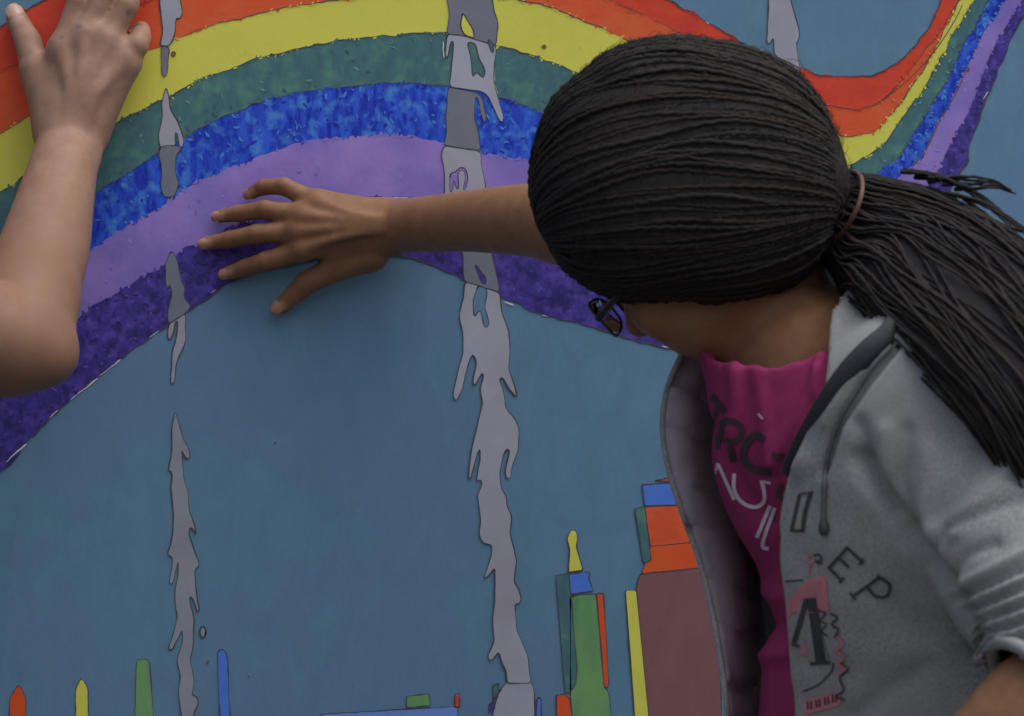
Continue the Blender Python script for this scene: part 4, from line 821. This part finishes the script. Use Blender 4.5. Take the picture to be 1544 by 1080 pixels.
# ================================================================== the helper whose arm reaches in
man = empty('person', (-0.80, -0.42, 0)); tag(man, 'person with a pale bare forearm, palm pressed on the red and orange stripes', 'person')
mf = [[(97,74,.034,.0122),(120,4,.032,.0105),(127,-48,.022,.0096),(132,-92,.012,.0082)],
      [(129,54,.036,.0122),(161,-14,.034,.0107),(170,-66,.023,.0098),(173,-112,.012,.0084)],
      [(160,60,.035,.0116),(191,10,.034,.0100),(203,-40,.024,.0092),(207,-80,.012,.0078)],
      [(184,92,.031,.0118),(205,70,.033,.0102),(211,56,.024,.0094),(213,46,.014,.0080)],
      [(86,152,.030,.0175),(54,106,.027,.0132),(42,62,.019,.0112),(25,28,.010,.0092)]]
mw = W(106, 214, .04); me_ = W(34, 497, .215); ms = np.array([-0.62, -0.36, 1.34])
marm = [limb([(W(112, 190, .034), .0255), (mw, .0262), (W(95, 255, .065), .0285), (W(82, 310, .095), .0320), (W(68, 370, .13), .0360), (W(50, 430, .168), .0375), (me_, .0360)], .012, n=unit((0, 1, .5)), fl=.88),
        limb([(W(44, 455, .185), .037), (W(26, 502, .216), .0385), (W(0, 517, .235), .0415), (me_ * .6 + ms * .4, .049), (ms, .058)], .012)]
for ch in mf[:4]: marm.append(cone(mw + np.array([0, .003, .012]), W(*ch[0][:3]), .020, ch[0][3] * 1.1, .014))
marm += [cone(W(92, 190, .034), W(*mf[4][1][:3]), .022, .0145, .014), cone(W(128, 196, .034), W(*mf[3][0][:3]), .019, .0140, .014)]
for ch in mf:
    marm += chain([(W(*c[:3]), c[3]) for c in ch], .0018)
for ch in mf[:4]: marm.append(ell(W(ch[0][0], ch[0][1], ch[0][2] + .004), np.eye(3), (.012, .0105, .012), .01))
for ch in mf[:4]: marm.append(limb([(W(ch[0][0], ch[0][1], ch[0][2] + ch[0][3] - .002), .0055), (W(ch[0][0] * .5 + 56, ch[0][1] * .5 + 92, .0565), .0036), (W(112 + (ch[0][0] - 130) * .25, 196, .0580), .0024)], .007))
marm.append(ell(W(128, 232, .052), np.eye(3), (.010, .009, .011), .012)); marm.append(ell(W(74, 538, .222), np.eye(3), (.020, .022, .020), .022))
mt = np.array([-0.80, -0.42, 1.18]); I3 = np.eye(3)
mbody = [ell(mt, I3, (.17, .115, .22), .04), ell(mt - EZ * .22, I3, (.13, .09, .14), .04), cone(mt + EZ * .16, ms, .08, .062, .04), cone(mt + EZ * .16, (-.98, -.44, 1.34), .08, .062, .04),
         cone((-.80, -.41, 1.36), (-.80, -.40, 1.52), .058, .055, .03)]
hm = np.array([-0.80, -0.385, 1.62])
mbody += [ell(hm + EZ * .01, I3, (.075, .095, .09), .01), ell(hm + [0, .035, -.05], I3, (.06, .06, .075), .03), cone(hm + [-.02, .065, -.10], hm + [.02, .065, -.10], .018, .018, .02), cone(hm + [0, .092, -.02], hm + [0, .115, -.05], .008, .011, .008),
          ell(hm + [.075, -.01, -.03], I3, (.008, .017, .028), .006), ell(hm + [-.075, -.01, -.03], I3, (.008, .017, .028), .006), ell(hm + [.031, .10, -.025], I3, (.014, .012, .009), .008, 's'), ell(hm + [-.031, .10, -.025], I3, (.014, .012, .009), .008, 's'),
          cone(hm + [-.02, .09, -.075], hm + [.02, .09, -.075], .006, .006, .006)]
lw = np.array([-1.08, -.40, .86]); le = np.array([-1.06, -.46, 1.08])
mbody += [cone((-.98, -.44, 1.34), le, .052, .043, .03), cone(le, lw, .043, .028, .03)] + [cone(lw, lw + [0, o, -.085], .020, .011, .01) for o in (-.03, -.01, .01, .03)]
for o, l in ((-.03, .06), (-.01, .075), (.01, .08), (.03, .07)): mbody += chain([(lw + [0, o, -.085], .0105), (lw + [.008, o, -.085 - l * .55], .009), (lw + [.022, o, -.085 - l], .0075)], .003)
mbody += chain([(lw + [.004, .02, -.02], .015), (lw + [.012, .05, -.05], .0115), (lw + [.014, .056, -.085], .009)], .006)
V, F = grow(marm + mbody, 0.0024, (-1.16, -0.60, 0.66), (-0.28, 0.01, 1.78))
me = fast_mesh('body', V, F)
paint_attr(me, 'nail', masks(V, [W(c[-1][0], c[-1][1], c[-1][2] + c[-1][3]) for c in mf], .006) * .8)
paint_attr(me, 'flush', np.clip(masks(V, [W(c[1][0], c[1][1], c[1][2] + c[1][3]) for c in mf], .010, 2) * .5 + masks(V, [me_ + np.array([.02, -.03, -.02]), W(60, 420, .2)], .05, 2) * .35 + .55 / (1 + np.exp((V[:, 2] - W(0, 250, .07)[2]) / .02)), 0, 1))
paint_attr(me, 'stain', np.clip(masks(V, [W(120, 42, .050), W(94, 58, .048), W(195, 20, .044)], .0028, 4) * .7 + masks(V, [W(209, 44, .022)], .0055, 4), 0, 1))
link('body', me, M['skin_pale'], man)
nails_for(mf, man, M['nail_pale'], (0, 1, 2, 4))
for s in (-1, 1):
    bm = bmesh.new(); bmesh.ops.create_uvsphere(bm, u_segments=16, v_segments=10, radius=.0115); e = bpy.data.meshes.new('eye'); bm.to_mesh(e); bm.free()
    o = link('eye', e, M['eye'], man); o.location = Vector(hm + [s * .031, .082, -.025]) - man.location
tp = [ell(mt, I3, (.185, .13, .235), .04), cone(mt, mt - EZ * .33, .175, .17, .05, n=EY, fl=.74), cone(mt + EZ * .155, ms, .088, .075, .04), cone(mt + EZ * .155, (-.98, -.44, 1.34), .088, .075, .04), cone(ms, ms * .55 + me_ * .45, .073, .07, .03), cone((-.98, -.44, 1.34), le * .45 + np.array((-.98, -.44, 1.34)) * .55, .073, .07, .03)]
def tee_post(p, d):
    sh = np.maximum(d, -(d + .008)); nk = np.linalg.norm((p - [-.80, -.41, 1.42]) / [.085, .085, .06], axis=1) - 1
    c1 = ms * .62 + me_ * .38; a1 = unit(me_ - ms); c2 = le * .38 + np.array((-.98, -.44, 1.34)) * .62; a2 = unit(le - np.array((-.98, -.44, 1.34)))
    sh = np.maximum(sh, np.where(np.linalg.norm(p - c1, axis=1) < .14, (p - c1) @ a1, -1)); sh = np.maximum(sh, np.where((np.linalg.norm(p - c2, axis=1) < .12) & (p[:, 0] < -.93), (p - c2) @ a2, -1))
    return np.maximum(np.maximum(sh, -nk * .05), .84 - p[:, 2])
V, F = grow(tp, 0.004, (-1.2, -0.7, 0.8), (-0.40, -0.15, 1.56), tee_post); me = fast_mesh('t_shirt', V, F); V3 = V + normals(me) * (.002 * bumps(V, 24, 12))[:, None]; me.vertices.foreach_set('co', V3.astype(np.float32).ravel()); me.update(); link('t_shirt', me, M['tee'], man)
V, F = grow([ell(hm + EZ * .018 - EY * .012, I3, (.083, .100, .092), .01)], .004, hm - .16, hm + .16, lambda p, d: np.maximum(d, ((p - hm) @ np.array([0, .75, -.66])) - .032)); me = fast_mesh('hair', V, F)
V3 = V + normals(me) * (.003 * bumps(V, 120, 4))[:, None]; me.vertices.foreach_set('co', V3.astype(np.float32).ravel()); me.update(); link('hair', me, M['hair'], man)
legs(man, ((-.89, -.42, .88), (-.71, -.42, .88)), ((-.92, -.44, 0), (-.69, -.40, 0)), EY, .095, .068, .058, (-.80, -.42, .92), (.125, .17, .11), M['denim'], (-1.2, -0.75, 0.02), (-0.4, -0.1, 1.1))
